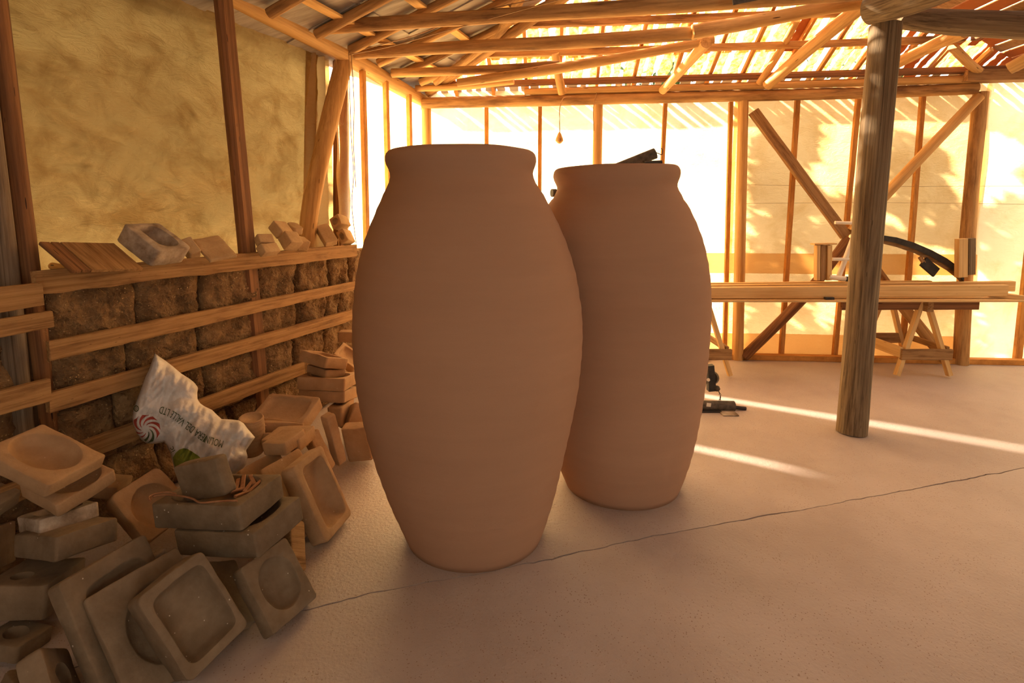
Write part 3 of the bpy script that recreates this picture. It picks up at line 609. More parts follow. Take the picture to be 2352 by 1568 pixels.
# ================================================================== PLASTER MOULDS
POSES = {
 'oval1':((-1.658, 1.768, 0.52),(0.046, 0.394, -0.138),(0.28, 0.214, 0.051)),
 'oval2':((-1.611, 1.807, 0.41),(0.211, 0.176, -0.339),(0.2, 0.195, 0.052)),
 'chip3':((-1.641, 1.785, 0.292),(-0.165, -0.223, -0.531),(0.215, 0.169, 0.055)),
 'block4':((-1.554, 1.714, 0.262),(-0.22, -0.174, -0.425),(0.269, 0.184, 0.076)),
 'block5':((-1.607, 1.635, 0.132),(-0.158, 0.02, 0.069),(0.204, 0.18, 0.11)),
 'lean6':((-1.206, 1.491, 0.169),(0.841, 0.753, 1.171),(0.271, 0.339, 0.055)),
 'bar7':((-1.275, 1.647, 0.114),(1.475, 0.659, 0.753),(0.203, 0.2, 0.05)),
 'lean8':((-1.09, 1.475, 0.141),(-2.824, -1.615, -3.685),(0.263, 0.338, 0.032)),
 'front9':((-0.989, 1.478, 0.166),(1.019, 0.4, 1.084),(0.196, 0.284, 0.108)),
 'slab10':((-0.978, 1.646, 0.097),(-4.542, -14.595, -18.583),(0.142, 0.247, 0.038)),
 'small11':((-0.812, 1.67, 0.113),(-5.797, -4.389, -8.434),(0.198, 0.235, 0.054)),
 'tray12':((-1.086, 1.842, 0.323),(-0.014, -0.111, -0.227),(0.375, 0.227, 0.091)),
 'tray13':((-1.008, 1.831, 0.232),(-0.015, -0.153, -0.278),(0.359, 0.241, 0.092)),
 'block14':((-1.137, 1.841, 0.41),(-4.481, 1.448, 0.031),(0.218, 0.139, 0.05)),
 'bowl15':((-1.456, 1.988, 0.213),(0.214, 0.853, -0.199),(0.233, 0.214, 0.06)),
 'long16':((-0.843, 2.145, 0.172),(0.945, 0.795, 1.209),(0.22, 0.344, 0.071)),
 'slab17':((-0.947, 2.179, 0.154),(8.258, 5.021, 10.216),(0.221, 0.339, 0.038)),
 'slab18':((-1.05, 2.192, 0.147),(0.851, 0.579, 1.114),(0.214, 0.333, 0.038)),
 'row19':((-1.055, 2.325, 0.327),(0.051, -0.126, -0.277),(0.123, 0.149, 0.057)),
 'row20':((-1.067, 2.4, 0.308),(0.044, -0.067, -0.145),(0.191, 0.15, 0.06)),
 'row21':((-1.107, 2.484, 0.268),(-0.397, 0.071, 0.155),(0.22, 0.147, 0.054)),
 'row22':((-1.157, 2.562, 0.302),(-0.262, 0.085, 0.196),(0.197, 0.139, 0.05)),
 'tray23':((-1.182, 2.648, 0.335),(0.398, -0.037, -0.197),(0.303, 0.198, 0.07)),
 'stand24':((-0.922, 2.592, 0.219),(1.762, -0.506, -0.422),(0.056, 0.299, 0.048)),
 'stand25':((-0.959, 2.49, 0.202),(1.363, 0.649, 1.261),(0.066, 0.23, 0.05)),
 'block26':((-0.844, 2.76, 0.128),(0.201, -0.106, -0.049),(0.137, 0.07, 0.206)),
 'stk27a':((-1.14, 3.084, 0.494),(-0.275, 0.134, -0.512),(0.233, 0.17, 0.065)),
 'stk27b':((-1.136, 3.105, 0.418),(-0.202, 0.047, -0.631),(0.201, 0.14, 0.047)),
 'stk27c':((-1.105, 3.038, 0.379),(-0.097, 0.02, -0.079),(0.286, 0.19, 0.074)),
 'stk27d':((-1.101, 3.042, 0.298),(-0.168, 0.007, -0.121),(0.285, 0.191, 0.066)),
 'under27e':((-1.015, 2.997, 0.205),(-0.035, -0.014, -0.062),(0.087, 0.201, 0.111)),
 'under27f':((-0.9, 3.02, 0.141),(-0.699, -0.126, -1.064),(0.219, 0.193, 0.13)),
 'tilt28':((-1.066, 3.301, 0.442),(0.135, 0.66, 0.011),(0.167, 0.189, 0.05)),
 'back29':((-1.1, 3.592, 0.516),(-0.025, 0.033, 0.097),(0.219, 0.1, 0.07)),
 'ext1':((-1.579, 1.526, 0.038),(-0.14, 0.092, -0.092),(0.145, 0.116, 0.049)),
 'ext2':((-1.275, 1.315, 0.112),(-0.638, -7.79, -7.401),(0.178, 0.133, 0.057)),
 'ext3':((-1.339, 1.316, 0.059),(1.76, -2.103, -4.535),(0.097, 0.21, 0.056)),
 'ext4':((-1.931, 1.799, 0.355),(-1.712, -5.636, 0.07),(0.185, 0.12, 0.058)),
 'ext5':((-1.717, 2.114, 0.229),(-0.152, 0.199, 0.206),(0.117, 0.146, 0.05)),
 'ext6':((-0.848, 1.905, 0.095),(-2.106, -3.705, -2.64),(0.078, 0.182, 0.049)),
 'ext7':((-1.98, 1.737, 0.169),(-0.306, -0.15, 0.241),(0.249, 0.212, 0.145)),
 'hollow1':((-1.683, 2.456, 1.237),(-1.586, -1.38, -4.281),(0.2, 0.211, 0.09)),
 'small2':((-1.615, 2.616, 1.2),(1.026, 0.116, 0.988),(0.053, 0.093, 0.083)),
 'tile3':((-1.543, 2.7, 1.196),(-2.584, -0.77, -4.366),(0.14, 0.186, 0.019)),
 'board4':((-1.742, 2.169, 1.201),(0.462, 0.496, 1.316),(0.314, 0.186, 0.014)),
 'pair5':((-1.435, 3.029, 1.22),(-3.274, -1.833, -3.312),(0.091, 0.061, 0.05)),
 'pair6':((-1.398, 2.991, 1.169),(0.864, 0.573, 1.071),(0.113, 0.062, 0.049)),
 'blk7':((-1.354, 3.195, 1.207),(-2.543, -2.05, -3.736),(0.095, 0.093, 0.077)),
 'blk8':((-1.455, 3.296, 1.268),(0.618, 0.555, 1.134),(0.103, 0.1, 0.065)),
 'blk9':((-1.41, 3.398, 1.274),(0.327, 0.178, 0.875),(0.069, 0.104, 0.045)),
 'blk10':((-1.349, 3.344, 1.181),(0.197, 0.294, 0.793),(0.065, 0.096, 0.066)),
 'blk11':((-1.278, 3.602, 1.221),(-3.821, -0.488, -3.448),(0.089, 0.163, 0.052)),
 'blk12':((-1.262, 3.847, 1.301),(-4.378, 2.163, -0.501),(0.086, 0.086, 0.11)),
 'blk13':((-1.212, 3.808, 1.196),(1.307, -0.502, 0.29),(0.066, 0.1, 0.109)),
}
def outline(hx, hy, rad, n):
    """rounded rectangle, n points, counter-clockwise from angle 0, with corners well sampled"""
    pts = []; c = [(hx - rad, hy - rad, 0), (-hx + rad, hy - rad, 90), (-hx + rad, -hy + rad, 180), (hx - rad, -hy + rad, 270)]
    k = n // 4; m_ = k // 3
    for i, (x, y, a0) in enumerate(c):
        for j in range(m_ + 1):
            a = math.radians(a0 + 90 * j / m_); pts.append((x + rad * math.cos(a), y + rad * math.sin(a)))
        x2, y2, a2 = c[(i + 1) % 4]; e = math.radians(a0 + 90)
        p = (x + rad * math.cos(e), y + rad * math.sin(e)); q = (x2 + rad * math.cos(e), y2 + rad * math.sin(e))
        for j in range(1, k - m_): t = j / (k - m_); pts.append((p[0] + (q[0] - p[0]) * t, p[1] + (q[1] - p[1]) * t))
    return pts
def mould(name, pose, cav, m, label, cat='mould', group=None, seed=0, rad=.012, rough=.003, n=72):
    """cast block; cav = (half x, half y, depth, exponent, off x, off y) or None"""
    c, w, d = POSES[pose]; hx, hy, hz = d[0] / 2, d[1] / 2, d[2] / 2
    rad = min(rad, hx * .5, hy * .5)
    ol = outline(hx, hy, rad, n); N_ = len(ol); V = []; Fc = []
    def ring(f):
        s = len(V)
        for i, (x, y) in enumerate(ol): V.append(f(i, x, y))
        return s
    rings = []
    ch = min(.005, hz * .4)
    rings.append(ring(lambda i, x, y: Vector((x * .97, y * .97, -hz))))
    rings.append(ring(lambda i, x, y: Vector((x, y, -hz + ch))))
    rings.append(ring(lambda i, x, y: Vector((x * 1.0, y * 1.0, 0))))
    rings.append(ring(lambda i, x, y: Vector((x, y, hz - ch))))
    rings.append(ring(lambda i, x, y: Vector((x * (1 - ch * .35 / hx), y * (1 - ch * .35 / hy), hz - ch * .3))))
    rings.append(ring(lambda i, x, y: Vector((x * (1 - ch / hx), y * (1 - ch / hy), hz))))
    if cav:
        ax, ay, dep, ex, ox, oy = cav; ax *= hx; ay *= hy; ox *= hx; oy *= hy; dep = min(dep, hz * 1.8)
        def cv(i, x, y, t, z):
            a = math.atan2(y / hy, x / hx); ca, sa = math.cos(a), math.sin(a)
            k = (abs(ca) ** ex + abs(sa) ** ex) ** (-1 / ex)
            return Vector((ox + ax * ca * k * t, oy + ay * sa * k * t, z))
        for t in (.33, .66):
            rings.append(ring(lambda i, x, y: Vector((x * (1 - ch / hx), y * (1 - ch / hy), hz)).lerp(cv(i, x, y, 1.03, hz), t)))
        rings.append(ring(lambda i, x, y: cv(i, x, y, 1.025, hz)))
        rings.append(ring(lambda i, x, y: cv(i, x, y, 1.0, hz - .0015)))
        for t, zz in ((.975, .16), (.94, .36), (.88, .58), (.8, .74), (.68, .86), (.5, .95), (.25, 1.0), (.05, 1.0)):
            rings.append(ring(lambda i, x, y: cv(i, x, y, t, hz - dep * zz)))
    else:
        for t in (.75, .4, .05): rings.append(ring(lambda i, x, y: Vector((x * t, y * t, hz))))
    for a, b in zip(rings[:-1], rings[1:]):
        for i in range(N_): Fc.append((a + i, a + (i + 1) % N_, b + (i + 1) % N_, b + i))
    Fc.append(tuple(rings[0] + i for i in range(N_ - 1, -1, -1))); Fc.append(tuple(rings[-1] + i for i in range(N_)))
    for k, v in enumerate(V):
        q = v * 14 + Vector((seed * 2.3, -seed, seed * .7)); V[k] = v + noise.noise_vector(q) * rough + noise.noise_vector(q * 3.5) * rough * .35
    o = mk(name, V, Fc, m); sh(o, 38)
    o.location = c; wv = Vector(w); ang = wv.length
    o.rotation_mode = 'QUATERNION'; o.rotation_quaternion = Matrix.Rotation(ang, 3, wv.normalized() if ang > 1e-6 else Vector((0, 0, 1))).to_quaternion()
    tag(o, label, cat, group); return o
P_, G_, C_ = M['plaster'], M['plaster_shaded'], M['plaster_pale']
GP = 'plaster casting moulds in the pile'
E_ = 2.0
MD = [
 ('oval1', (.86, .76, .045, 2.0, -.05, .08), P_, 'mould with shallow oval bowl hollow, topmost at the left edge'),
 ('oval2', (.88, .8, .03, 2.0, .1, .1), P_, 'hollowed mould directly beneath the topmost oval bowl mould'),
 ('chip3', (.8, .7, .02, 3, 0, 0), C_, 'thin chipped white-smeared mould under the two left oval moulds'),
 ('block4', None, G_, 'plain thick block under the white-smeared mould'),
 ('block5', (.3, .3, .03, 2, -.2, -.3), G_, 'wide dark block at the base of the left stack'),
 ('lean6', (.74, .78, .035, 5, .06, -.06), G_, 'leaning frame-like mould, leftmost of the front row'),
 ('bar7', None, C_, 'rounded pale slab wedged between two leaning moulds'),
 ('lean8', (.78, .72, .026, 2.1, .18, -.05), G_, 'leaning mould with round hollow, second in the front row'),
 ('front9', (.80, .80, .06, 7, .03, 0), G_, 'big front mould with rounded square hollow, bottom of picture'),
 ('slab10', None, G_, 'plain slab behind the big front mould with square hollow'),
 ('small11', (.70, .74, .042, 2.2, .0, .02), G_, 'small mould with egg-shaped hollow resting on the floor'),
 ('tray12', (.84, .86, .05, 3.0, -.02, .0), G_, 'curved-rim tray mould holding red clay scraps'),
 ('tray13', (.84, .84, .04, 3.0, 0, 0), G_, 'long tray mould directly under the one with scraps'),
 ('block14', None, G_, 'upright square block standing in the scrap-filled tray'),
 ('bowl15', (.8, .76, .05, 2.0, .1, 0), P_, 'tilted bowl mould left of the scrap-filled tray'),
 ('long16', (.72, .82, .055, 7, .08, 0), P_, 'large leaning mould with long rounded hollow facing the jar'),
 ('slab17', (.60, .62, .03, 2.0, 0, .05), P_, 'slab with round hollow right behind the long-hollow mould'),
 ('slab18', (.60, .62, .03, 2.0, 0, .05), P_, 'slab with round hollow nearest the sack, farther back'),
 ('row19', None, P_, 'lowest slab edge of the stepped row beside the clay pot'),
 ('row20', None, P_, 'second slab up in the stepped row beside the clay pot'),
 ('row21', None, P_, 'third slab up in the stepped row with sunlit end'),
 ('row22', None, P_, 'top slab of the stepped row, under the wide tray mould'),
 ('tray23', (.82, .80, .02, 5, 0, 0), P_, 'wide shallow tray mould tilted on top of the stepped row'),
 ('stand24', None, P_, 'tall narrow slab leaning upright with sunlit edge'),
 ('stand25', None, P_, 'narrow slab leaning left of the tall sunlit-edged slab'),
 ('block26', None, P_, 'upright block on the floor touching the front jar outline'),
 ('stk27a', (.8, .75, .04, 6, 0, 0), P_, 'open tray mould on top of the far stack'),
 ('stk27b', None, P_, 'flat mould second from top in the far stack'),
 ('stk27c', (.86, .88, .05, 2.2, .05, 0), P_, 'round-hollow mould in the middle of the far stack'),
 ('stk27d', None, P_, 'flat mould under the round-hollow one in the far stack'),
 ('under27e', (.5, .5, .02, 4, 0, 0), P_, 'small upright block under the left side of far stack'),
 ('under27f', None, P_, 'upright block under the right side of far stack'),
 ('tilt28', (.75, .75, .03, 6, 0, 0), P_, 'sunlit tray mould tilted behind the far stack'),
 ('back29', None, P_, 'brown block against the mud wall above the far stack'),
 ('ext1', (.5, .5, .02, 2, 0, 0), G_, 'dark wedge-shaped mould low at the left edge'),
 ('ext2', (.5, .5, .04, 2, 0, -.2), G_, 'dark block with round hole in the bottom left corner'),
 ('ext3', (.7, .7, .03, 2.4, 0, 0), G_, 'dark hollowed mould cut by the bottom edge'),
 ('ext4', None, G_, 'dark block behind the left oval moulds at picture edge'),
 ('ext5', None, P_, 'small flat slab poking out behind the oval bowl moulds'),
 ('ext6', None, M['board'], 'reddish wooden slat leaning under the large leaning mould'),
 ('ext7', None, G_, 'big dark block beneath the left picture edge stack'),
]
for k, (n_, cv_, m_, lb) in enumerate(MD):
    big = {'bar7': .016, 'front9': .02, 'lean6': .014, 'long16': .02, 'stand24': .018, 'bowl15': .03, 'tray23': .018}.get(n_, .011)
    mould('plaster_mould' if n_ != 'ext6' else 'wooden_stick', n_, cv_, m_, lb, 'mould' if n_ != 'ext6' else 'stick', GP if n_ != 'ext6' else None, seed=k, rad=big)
SHF = 'blocks on the mud wall shelf'
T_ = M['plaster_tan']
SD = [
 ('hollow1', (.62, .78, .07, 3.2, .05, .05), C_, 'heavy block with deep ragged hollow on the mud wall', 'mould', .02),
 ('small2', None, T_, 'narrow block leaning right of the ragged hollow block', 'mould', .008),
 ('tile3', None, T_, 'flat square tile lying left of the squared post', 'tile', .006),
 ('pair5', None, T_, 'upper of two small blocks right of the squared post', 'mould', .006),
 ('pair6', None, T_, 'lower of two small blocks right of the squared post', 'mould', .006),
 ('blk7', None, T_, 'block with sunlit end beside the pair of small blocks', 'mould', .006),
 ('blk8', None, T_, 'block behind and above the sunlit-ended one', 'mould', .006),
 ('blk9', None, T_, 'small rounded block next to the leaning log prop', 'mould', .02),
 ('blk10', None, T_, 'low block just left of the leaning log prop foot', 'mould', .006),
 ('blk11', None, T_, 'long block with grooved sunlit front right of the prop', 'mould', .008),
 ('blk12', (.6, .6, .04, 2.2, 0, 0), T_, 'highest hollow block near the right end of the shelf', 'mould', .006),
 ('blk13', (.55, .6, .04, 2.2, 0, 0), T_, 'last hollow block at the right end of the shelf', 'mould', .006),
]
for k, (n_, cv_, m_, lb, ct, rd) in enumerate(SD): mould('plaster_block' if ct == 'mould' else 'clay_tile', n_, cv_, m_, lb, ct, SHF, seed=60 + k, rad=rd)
# three-plank panel lying on the mud wall, left
c, w, d = POSES['board4']; R_ = Matrix.Rotation(Vector(w).length, 3, Vector(w).normalized())
pn = empty('plank_panel', c); tag(pn, 'brown plank panel tilted on the mud wall at left', 'panel')
for x0, x1 in ((-.5, -.38), (-.37, -.26), (-.25, .5)):
    a = Vector(c) + R_ @ Vector(((x0 + x1) / 2 * d[0], -d[1] / 2, 0)); b = Vector(c) + R_ @ Vector(((x0 + x1) / 2 * d[0], d[1] / 2, 0))
    beam('plank', a, b, (x1 - x0) * d[0], .014, M['redpost'] if x0 < -.3 else M['board'], up=R_ @ Vector((0, 0, 1)), parent=pn, rough=.002, seg=6)
log('round_pole', [lw(3.05, 1.155, .03), lw(3.0, 1.155, .22)], [.016, .016], 'wood', 'short round pole end lying at the left end of the mud wall', 'pole', n=12)

# clay scraps and cord in the tray
T12 = POSES['tray12']; tc_ = Vector(T12[0]); tR = Matrix.Rotation(Vector(T12[1]).length, 3, Vector(T12[1]).normalized())
TX, TY = tR @ Vector((1, 0, 0)), tR @ Vector((0, 1, 0)); TZ = tR @ Vector((0, 0, 1))
def tp(px, py, up=.0):      # a point just above the tray mould's top plane
    r = ray(px, py); n = TZ; o_ = tc_ + n * (.03 + up); t = (o_ - Vector((0, 0, H))).dot(n) / r.dot(n); return Vector((0, 0, H)) + r * t
scr = [(520, 1090, 535, 1130), (548, 1100, 540, 1128), (560, 1092, 556, 1125), (590, 1092, 560, 1130), (608, 1096, 570, 1130), (530, 1128, 560, 1122), (535, 1118, 550, 1112), (540, 1140, 572, 1128), (575, 1092, 585, 1112)]
SCL = ['reddish clay scrap touching the standing square block', 'upright-looking clay scrap second from the standing block', 'middle clay scrap leaning in the scrap tray',
       'long clay strip slanting from the tray back rim', 'longest clay strip, rightmost in the scrap tray', 'clay chip lying at the foot of the standing block',
       'short clay chip just above the cord in tray', 'pale clay chip nearest the tray front rim', 'small clay strip beside the right rim of scrap tray']
for k, (a, b, c_, d_) in enumerate(scr):
    o = beam('clay_scrap', tp(a, b, .006 + .004 * (k % 3)), tp(c_, d_, .0), .016, .008, M['scrap'], up=TZ, rough=.004, seg=5, seed=k)
    tag(o, SCL[k], 'clay scrap', 'clay scraps in the tray mould')
cord = [(345, 1148), (352, 1140), (380, 1136), (410, 1138), (440, 1144), (460, 1154), (490, 1152), (520, 1150), (545, 1150)]
tag(tube('cord', [tp(x, y, .022) for x, y in cord], .0035, M['scrap'], n=6, sub=4), 'twisted brown cord along the front rim of the scrap tray', 'cord')
cord2 = [(345, 1150), (342, 1142), (356, 1134), (385, 1130), (405, 1134)]
tag(tube('cord', [tp(x, y, .028) for x, y in cord2], .003, M['scrap'], n=6, sub=4), 'short looped brown cord at the left end of scrap tray', 'cord')

# clay pot lying behind the sack
pot = empty('clay_pot', at(577, 1000, 2.42)); tag(pot, 'ribbed round clay pot behind the white sack', 'pot')
prof = [(.045, -.09)] + [(.054 + .007 * math.sin((z + .09) * 16) + .0012 * math.sin(z * 300), z) for z in [(-.088 + i * .006) for i in range(30)]] + [(.052, .093), (.046, .09), (.044, .06), (.03, .05)]
po = lathe('pot_body', [(r, z, 0, 0) for r, z in prof], M['plaster'], pot, n=40, cap=True); po.rotation_euler = (.12, .1, 0)
lathe('pot_lip', [(.05, .088, 0, 0), (.056, .092, 0, 0), (.05, .098, 0, 0), (.045, .092, 0, 0)], M['plaster'], pot, n=40).rotation_euler = (.12, .1, 0)

# ================================================================== SACK
SKO = [(356, 811), (368, 820), (380, 828), (398, 842), (417, 858), (436, 870), (447, 879), (455, 890), (453, 903), (454, 917), (460, 926), (470, 933), (487, 941), (498, 952), (509, 962), (530, 963), (549, 965), (560, 972), (568, 983), (586, 1004), (572, 1024), (565, 1034), (569, 1048), (565, 1067), (553, 1080), (535, 1092), (500, 1100), (450, 1096), (401, 1080), (396, 1058), (391, 1040), (384, 1024), (377, 1015), (356, 1019), (337, 1018), (325, 1010), (314, 996), (306, 976), (304, 960), (307, 940), (314, 920), (323, 895), (334, 866), (345, 842), (351, 824)]
def sd_poly(x, y):
    best = 1e9
    for i in range(len(SKO)):
        ax, ay = SKO[i]; bx, by = SKO[(i + 1) % len(SKO)]; dx, dy = bx - ax, by - ay
        t = max(0, min(1, ((x - ax) * dx + (y - ay) * dy) / (dx * dx + dy * dy))); q = math.hypot(x - ax - dx * t, y - ay - dy * t)
        best = min(best, q)
    return best
def inside(x, y):
    c = False; j = len(SKO) - 1
    for i in range(len(SKO)):
        xi, yi = SKO[i]; xj, yj = SKO[j]
        if (yi > y) != (yj > y) and x < (xj - xi) * (y - yi) / (yj - yi) + xi: c = not c
        j = i
    return c
def skY(x, y, front=True):
    base = min(2.54 / ((1176 - x) / 1200 * 1.01 + .352) - .06, 2.46 - (y - 811) / 290 * .22)
    e = min(1, sd_poly(x, y) / 45); b = math.sqrt(max(0, 1 - (1 - e) ** 2))
    q = Vector((x / 34, y / 34, 3)); r = Vector(((x * .8 + y * .6) / 26, (y * .8 - x * .6) / 80, 8))
    r2 = Vector(((x * .9 + y * .3) / 15, (y * .9 - x * .3) / 60, 2)); wr = .03 * noise.noise(q * .8) + .06 * abs(noise.noise(r)) + .022 * abs(noise.noise(r2)) + .010 * abs(noise.noise(q * 2.2))
    return base - b * (.085 + wr) if front else base + b * .02
def sk(x, y, lift=0): return at(x, y, skY(x, y) - lift)
NR, NA = 16, 150
def resample(P, n):
    L = [0]
    for i in range(len(P)): L.append(L[-1] + math.dist(P[i], P[(i + 1) % len(P)]))
    out = []
    for k in range(n):
        t = L[-1] * k / n; i = max(j for j in range(len(P)) if L[j] <= t); f = (t - L[i]) / (L[i + 1] - L[i]); a, b = P[i], P[(i + 1) % len(P)]
        out.append((a[0] + (b[0] - a[0]) * f, a[1] + (b[1] - a[1]) * f))
    return out
# grid inside the outline, front and back skins sewn along the border
sack = empty('sack', at(450, 1080, 2.25)); tag(sack, 'crumpled white woven sack with green lettering leaning on the mud wall', 'sack')
bm = bmesh.new(); st = 3; bd = resample(SKO, 260)
pts2 = bd + [(x + rnd.uniform(-1, 1), y + rnd.uniform(-1, 1)) for x in range(300, 592, st) for y in range(806, 1104, st) if inside(x, y) and sd_poly(x, y) > 2.5]
from mathutils.geometry import delaunay_2d_cdt
vs, es, fs, _, _, _ = delaunay_2d_cdt([Vector(p) for p in pts2], [(i, (i + 1) % len(bd)) for i in range(len(bd))], [], 1, .001)
nb = len(vs); V = [at(v.x, v.y, skY(v.x, v.y)) - sack.location for v in vs] + [at(v.x, v.y, skY(v.x, v.y, False)) - sack.location for v in vs]
Fc = [tuple(f) for f in fs] + [tuple(nb + i for i in reversed(f)) for f in fs]
o = mk('sack_body', V, Fc, M['sack'], sack, True)
bm = bmesh.new(); bm.from_mesh(o.data); bmesh.ops.remove_doubles(bm, verts=bm.verts, dist=.0008); bmesh.ops.recalc_face_normals(bm, faces=bm.faces); bm.to_mesh(o.data); bm.free()
# printing: letters follow an arc, upside down as the sack lies
def print_poly(name, polys, m, lift=.003):
    V, Fc = [], []
    for P in polys:
        xs_ = [p[0] for p in P]; ys_ = [p[1] for p in P]
        def inp(x, y):
            c = False; j = len(P) - 1
            for i in range(len(P)):
                if (P[i][1] > y) != (P[j][1] > y) and x < (P[j][0] - P[i][0]) * (y - P[i][1]) / (P[j][1] - P[i][1]) + P[i][0]: c = not c
                j = i
            return c
        ex = [(x * 3.0, y * 3.0) for x in range(int(min(xs_) / 3), int(max(xs_) / 3) + 1) for y in range(int(min(ys_) / 3), int(max(ys_) / 3) + 1) if inp(x * 3.0, y * 3.0)]
        vs_, _, fs_, _, _, _ = delaunay_2d_cdt([Vector(p) for p in P + ex] , [(i, (i + 1) % len(P)) for i in range(len(P))], [], 1, .001)
        s = len(V); V += [sk(v.x, v.y, lift) - sack.location for v in vs_]; Fc += [tuple(s + i for i in f) for f in fs_]
    return mk(name, V, Fc, m, sack)
def text_on(name, txt, path, hpx, m):
    cu = bpy.data.curves.new('t', 'FONT'); cu.body = txt; cu.size = 1; cu.resolution_u = 2; cu.space_character = 1.02
    ob = bpy.data.objects.new('t', cu); COL.objects.link(ob); bpy.context.view_layer.update()
    me = bpy.data.meshes.new_from_object(ob.evaluated_get(bpy.context.evaluated_depsgraph_get())); bpy.data.objects.remove(ob)
    xs = [v.co.x for v in me.vertices]; x0, x1 = min(xs), max(xs)
    L = [0]
    for a, b in zip(path[:-1], path[1:]): L.append(L[-1] + math.dist(a, b))
    def pt(t):
        t *= L[-1]; i = max(j for j in range(len(path) - 1) if L[j] <= t + 1e-9); f = (t - L[i]) / (L[i + 1] - L[i]); a, b = path[i], path[i + 1]
        dx, dy = b[0] - a[0], b[1] - a[1]; q = math.hypot(dx, dy)
        return a[0] + dx * f, a[1] + dy * f, dx / q, dy / q
    for v in me.vertices:
        t = (v.co.x - x0) / (x1 - x0); x, y, dx, dy = pt(max(0, min(.9999, t))); h = v.co.y / .73 * hpx
        # letter tops point to the left of the reading direction (image y runs down)
        X, Y_ = x + dy * h, y - dx * h
        v.co = sk(X, Y_, .005) - sack.location
    me.materials.append(m); o = bpy.data.objects.new(name, me); COL.objects.link(o); o.parent = sack
    return o
text_on('lettering', 'MOLINERA DEL VALLE LTD', [(514, 1012), (500, 1008), (475, 1000), (455, 986), (440, 974), (425, 964), (412, 952), (398, 943), (384, 937), (369, 932)], 18, M['inkgreen'])
text_on('lettering', 'ic', [(403, 1034), (397, 1024)], 13, M['inkgreen'])
cx_, cy_ = 334, 985
pet = []
for k in range(9):
    a = k * 2 * PI / 9; P = []
    for t in range(7):
        r = 9 + t * 4.0; th = a + t * .17; P.append((cx_ + r * math.cos(th) * 1.05, cy_ + r * math.sin(th)))
    for t in range(6, -1, -1):
        r = 9 + t * 4.0; th = a + t * .17 + .12 + .055 * t; P.append((cx_ + r * math.cos(th) * 1.05, cy_ + r * math.sin(th)))
    P = [p for p in P if inside(*p)]
    if len(P) > 5: pet.append((k, P))
print_poly('swirl_emblem', [p for k, p in pet if k not in (0, 1)], M['inkred']); print_poly('swirl_emblem', [p for k, p in pet if k in (0, 1)], M['inkgreen'])
print_poly('leaf_emblem', [[(397, 1050), (403, 1040), (412, 1032), (421, 1029), (432, 1031), (443, 1038), (455, 1046), (464, 1054), (455, 1064), (440, 1078), (404, 1078), (399, 1064)]], M['inklime'])
def ringp(x, y, r0, r1, n=18):
    V, Fc = [], []
    for k in range(n):
        a = 2 * PI * k / n
        for r in (r0, r1): V.append(sk(x + r * math.cos(a), y + r * 1.25 * math.sin(a), .0025) - sack.location)
    for k in range(n): q = (k + 1) % n; Fc.append((2 * k, 2 * k + 1, 2 * q + 1, 2 * q))
    return mk('round_mark', V, Fc, M['inkgreen'], sack)
ringp(313, 938, 4, 6); ringp(313, 938, 1.5, 2.4)

# ================================================================== BENCH
TZ_ = .66
def ux(px, py, Y): return at(px, py, Y)
bt = beam('bench_top', (1.28, 4.42, .652), (4.30, 4.34, .668), .44, .016, M['plank'], seg=4, bev=.002); tag(bt, 'long thin pale board forming the bench top', 'bench top')
o = beam('beam', (1.30, 4.27, .71), (4.02, 4.21, .742), .05, .092, M['plank'], rough=.001, seg=4); tag(o, 'front pale beam lying along the bench top', 'beam', 'pine beams on the bench')
o = beam('beam', (1.30, 4.38, .715), (4.22, 4.36, .755), .05, .085, M['plank'], rough=.001, seg=4); tag(o, 'middle beam on the bench, ending farthest right', 'beam', 'pine beams on the bench')
o = beam('beam', (1.30, 4.50, .715), (3.6, 4.46, .745), .05, .085, M['plank'], rough=.001, seg=4); tag(o, 'rear beam on the bench, mostly hidden by the others', 'beam', 'pine beams on the bench')
o = beam('under_board', (2.75, 4.30, .60), (3.86, 4.27, .61), .03, .075, M['redpost'], rough=.002, seg=6); tag(o, 'brown board fixed under the right half of the bench', 'board')
o = beam('under_board', (1.6, 4.5, .62), (3.0, 4.45, .62), .03, .04, M['redpost'], rough=.002, seg=6); tag(o, 'thin dark batten under the left half of the bench', 'board')
o = beam('brace_board', at(2270, 676, 4.25), at(2352, 684, 4.15), .03, .04, M['plank'], seg=3); tag(o, 'short slanting board under the right tip of the bench', 'board')
o = beam('clamp_block', at(1894, 687, 4.2), at(1914, 687, 4.2), .03, .035, M['black'], seg=1); tag(o, 'small black block under the bench edge left of post', 'clamp')
def sawhorse(cx, label):
    t = empty('sawhorse', (cx, 4.5, 0)); tag(t, label, 'sawhorse', 'sawhorses under the bench')
    for y, sk_ in ((4.27, 1), (4.70, -1)):
        for sx in (-1, 1): beam('leg', (cx + sx * .22 + .0, y - sk_ * .03, .02 if y < 4.5 else .02), (cx + sx * .02, y + .02, .645), .035, .045, M['plank'], up=(0, 1, 0), parent=t, rough=.002, seg=4, seed=sx + y)
    beam('top_rail', (cx, 4.22, .60), (cx - .02, 4.72, .60), .05, .08, M['board'], parent=t, seg=3)
    beam('cross_board', (cx - .20, 4.235, .20), (cx + .22, 4.235, .20), .025, .09, M['board'], parent=t, rough=.006, seg=6)
    beam('cross_board', (cx - .20, 4.72, .22), (cx + .2, 4.72, .22), .025, .09, M['board'], parent=t, rough=.004, seg=6)
    beam('side_board', (cx - .195, 4.24, .215), (cx - .195, 4.71, .215), .025, .09, M['plank'], parent=t, rough=.002, seg=3)
    beam('side_board', (cx + .19, 4.24, .24), (cx + .19, 4.71, .24), .025, .05, M['board'], parent=t, rough=.002, seg=3)
    return t
sawhorse(3.43, 'sawhorse right of the round post, under the bench')
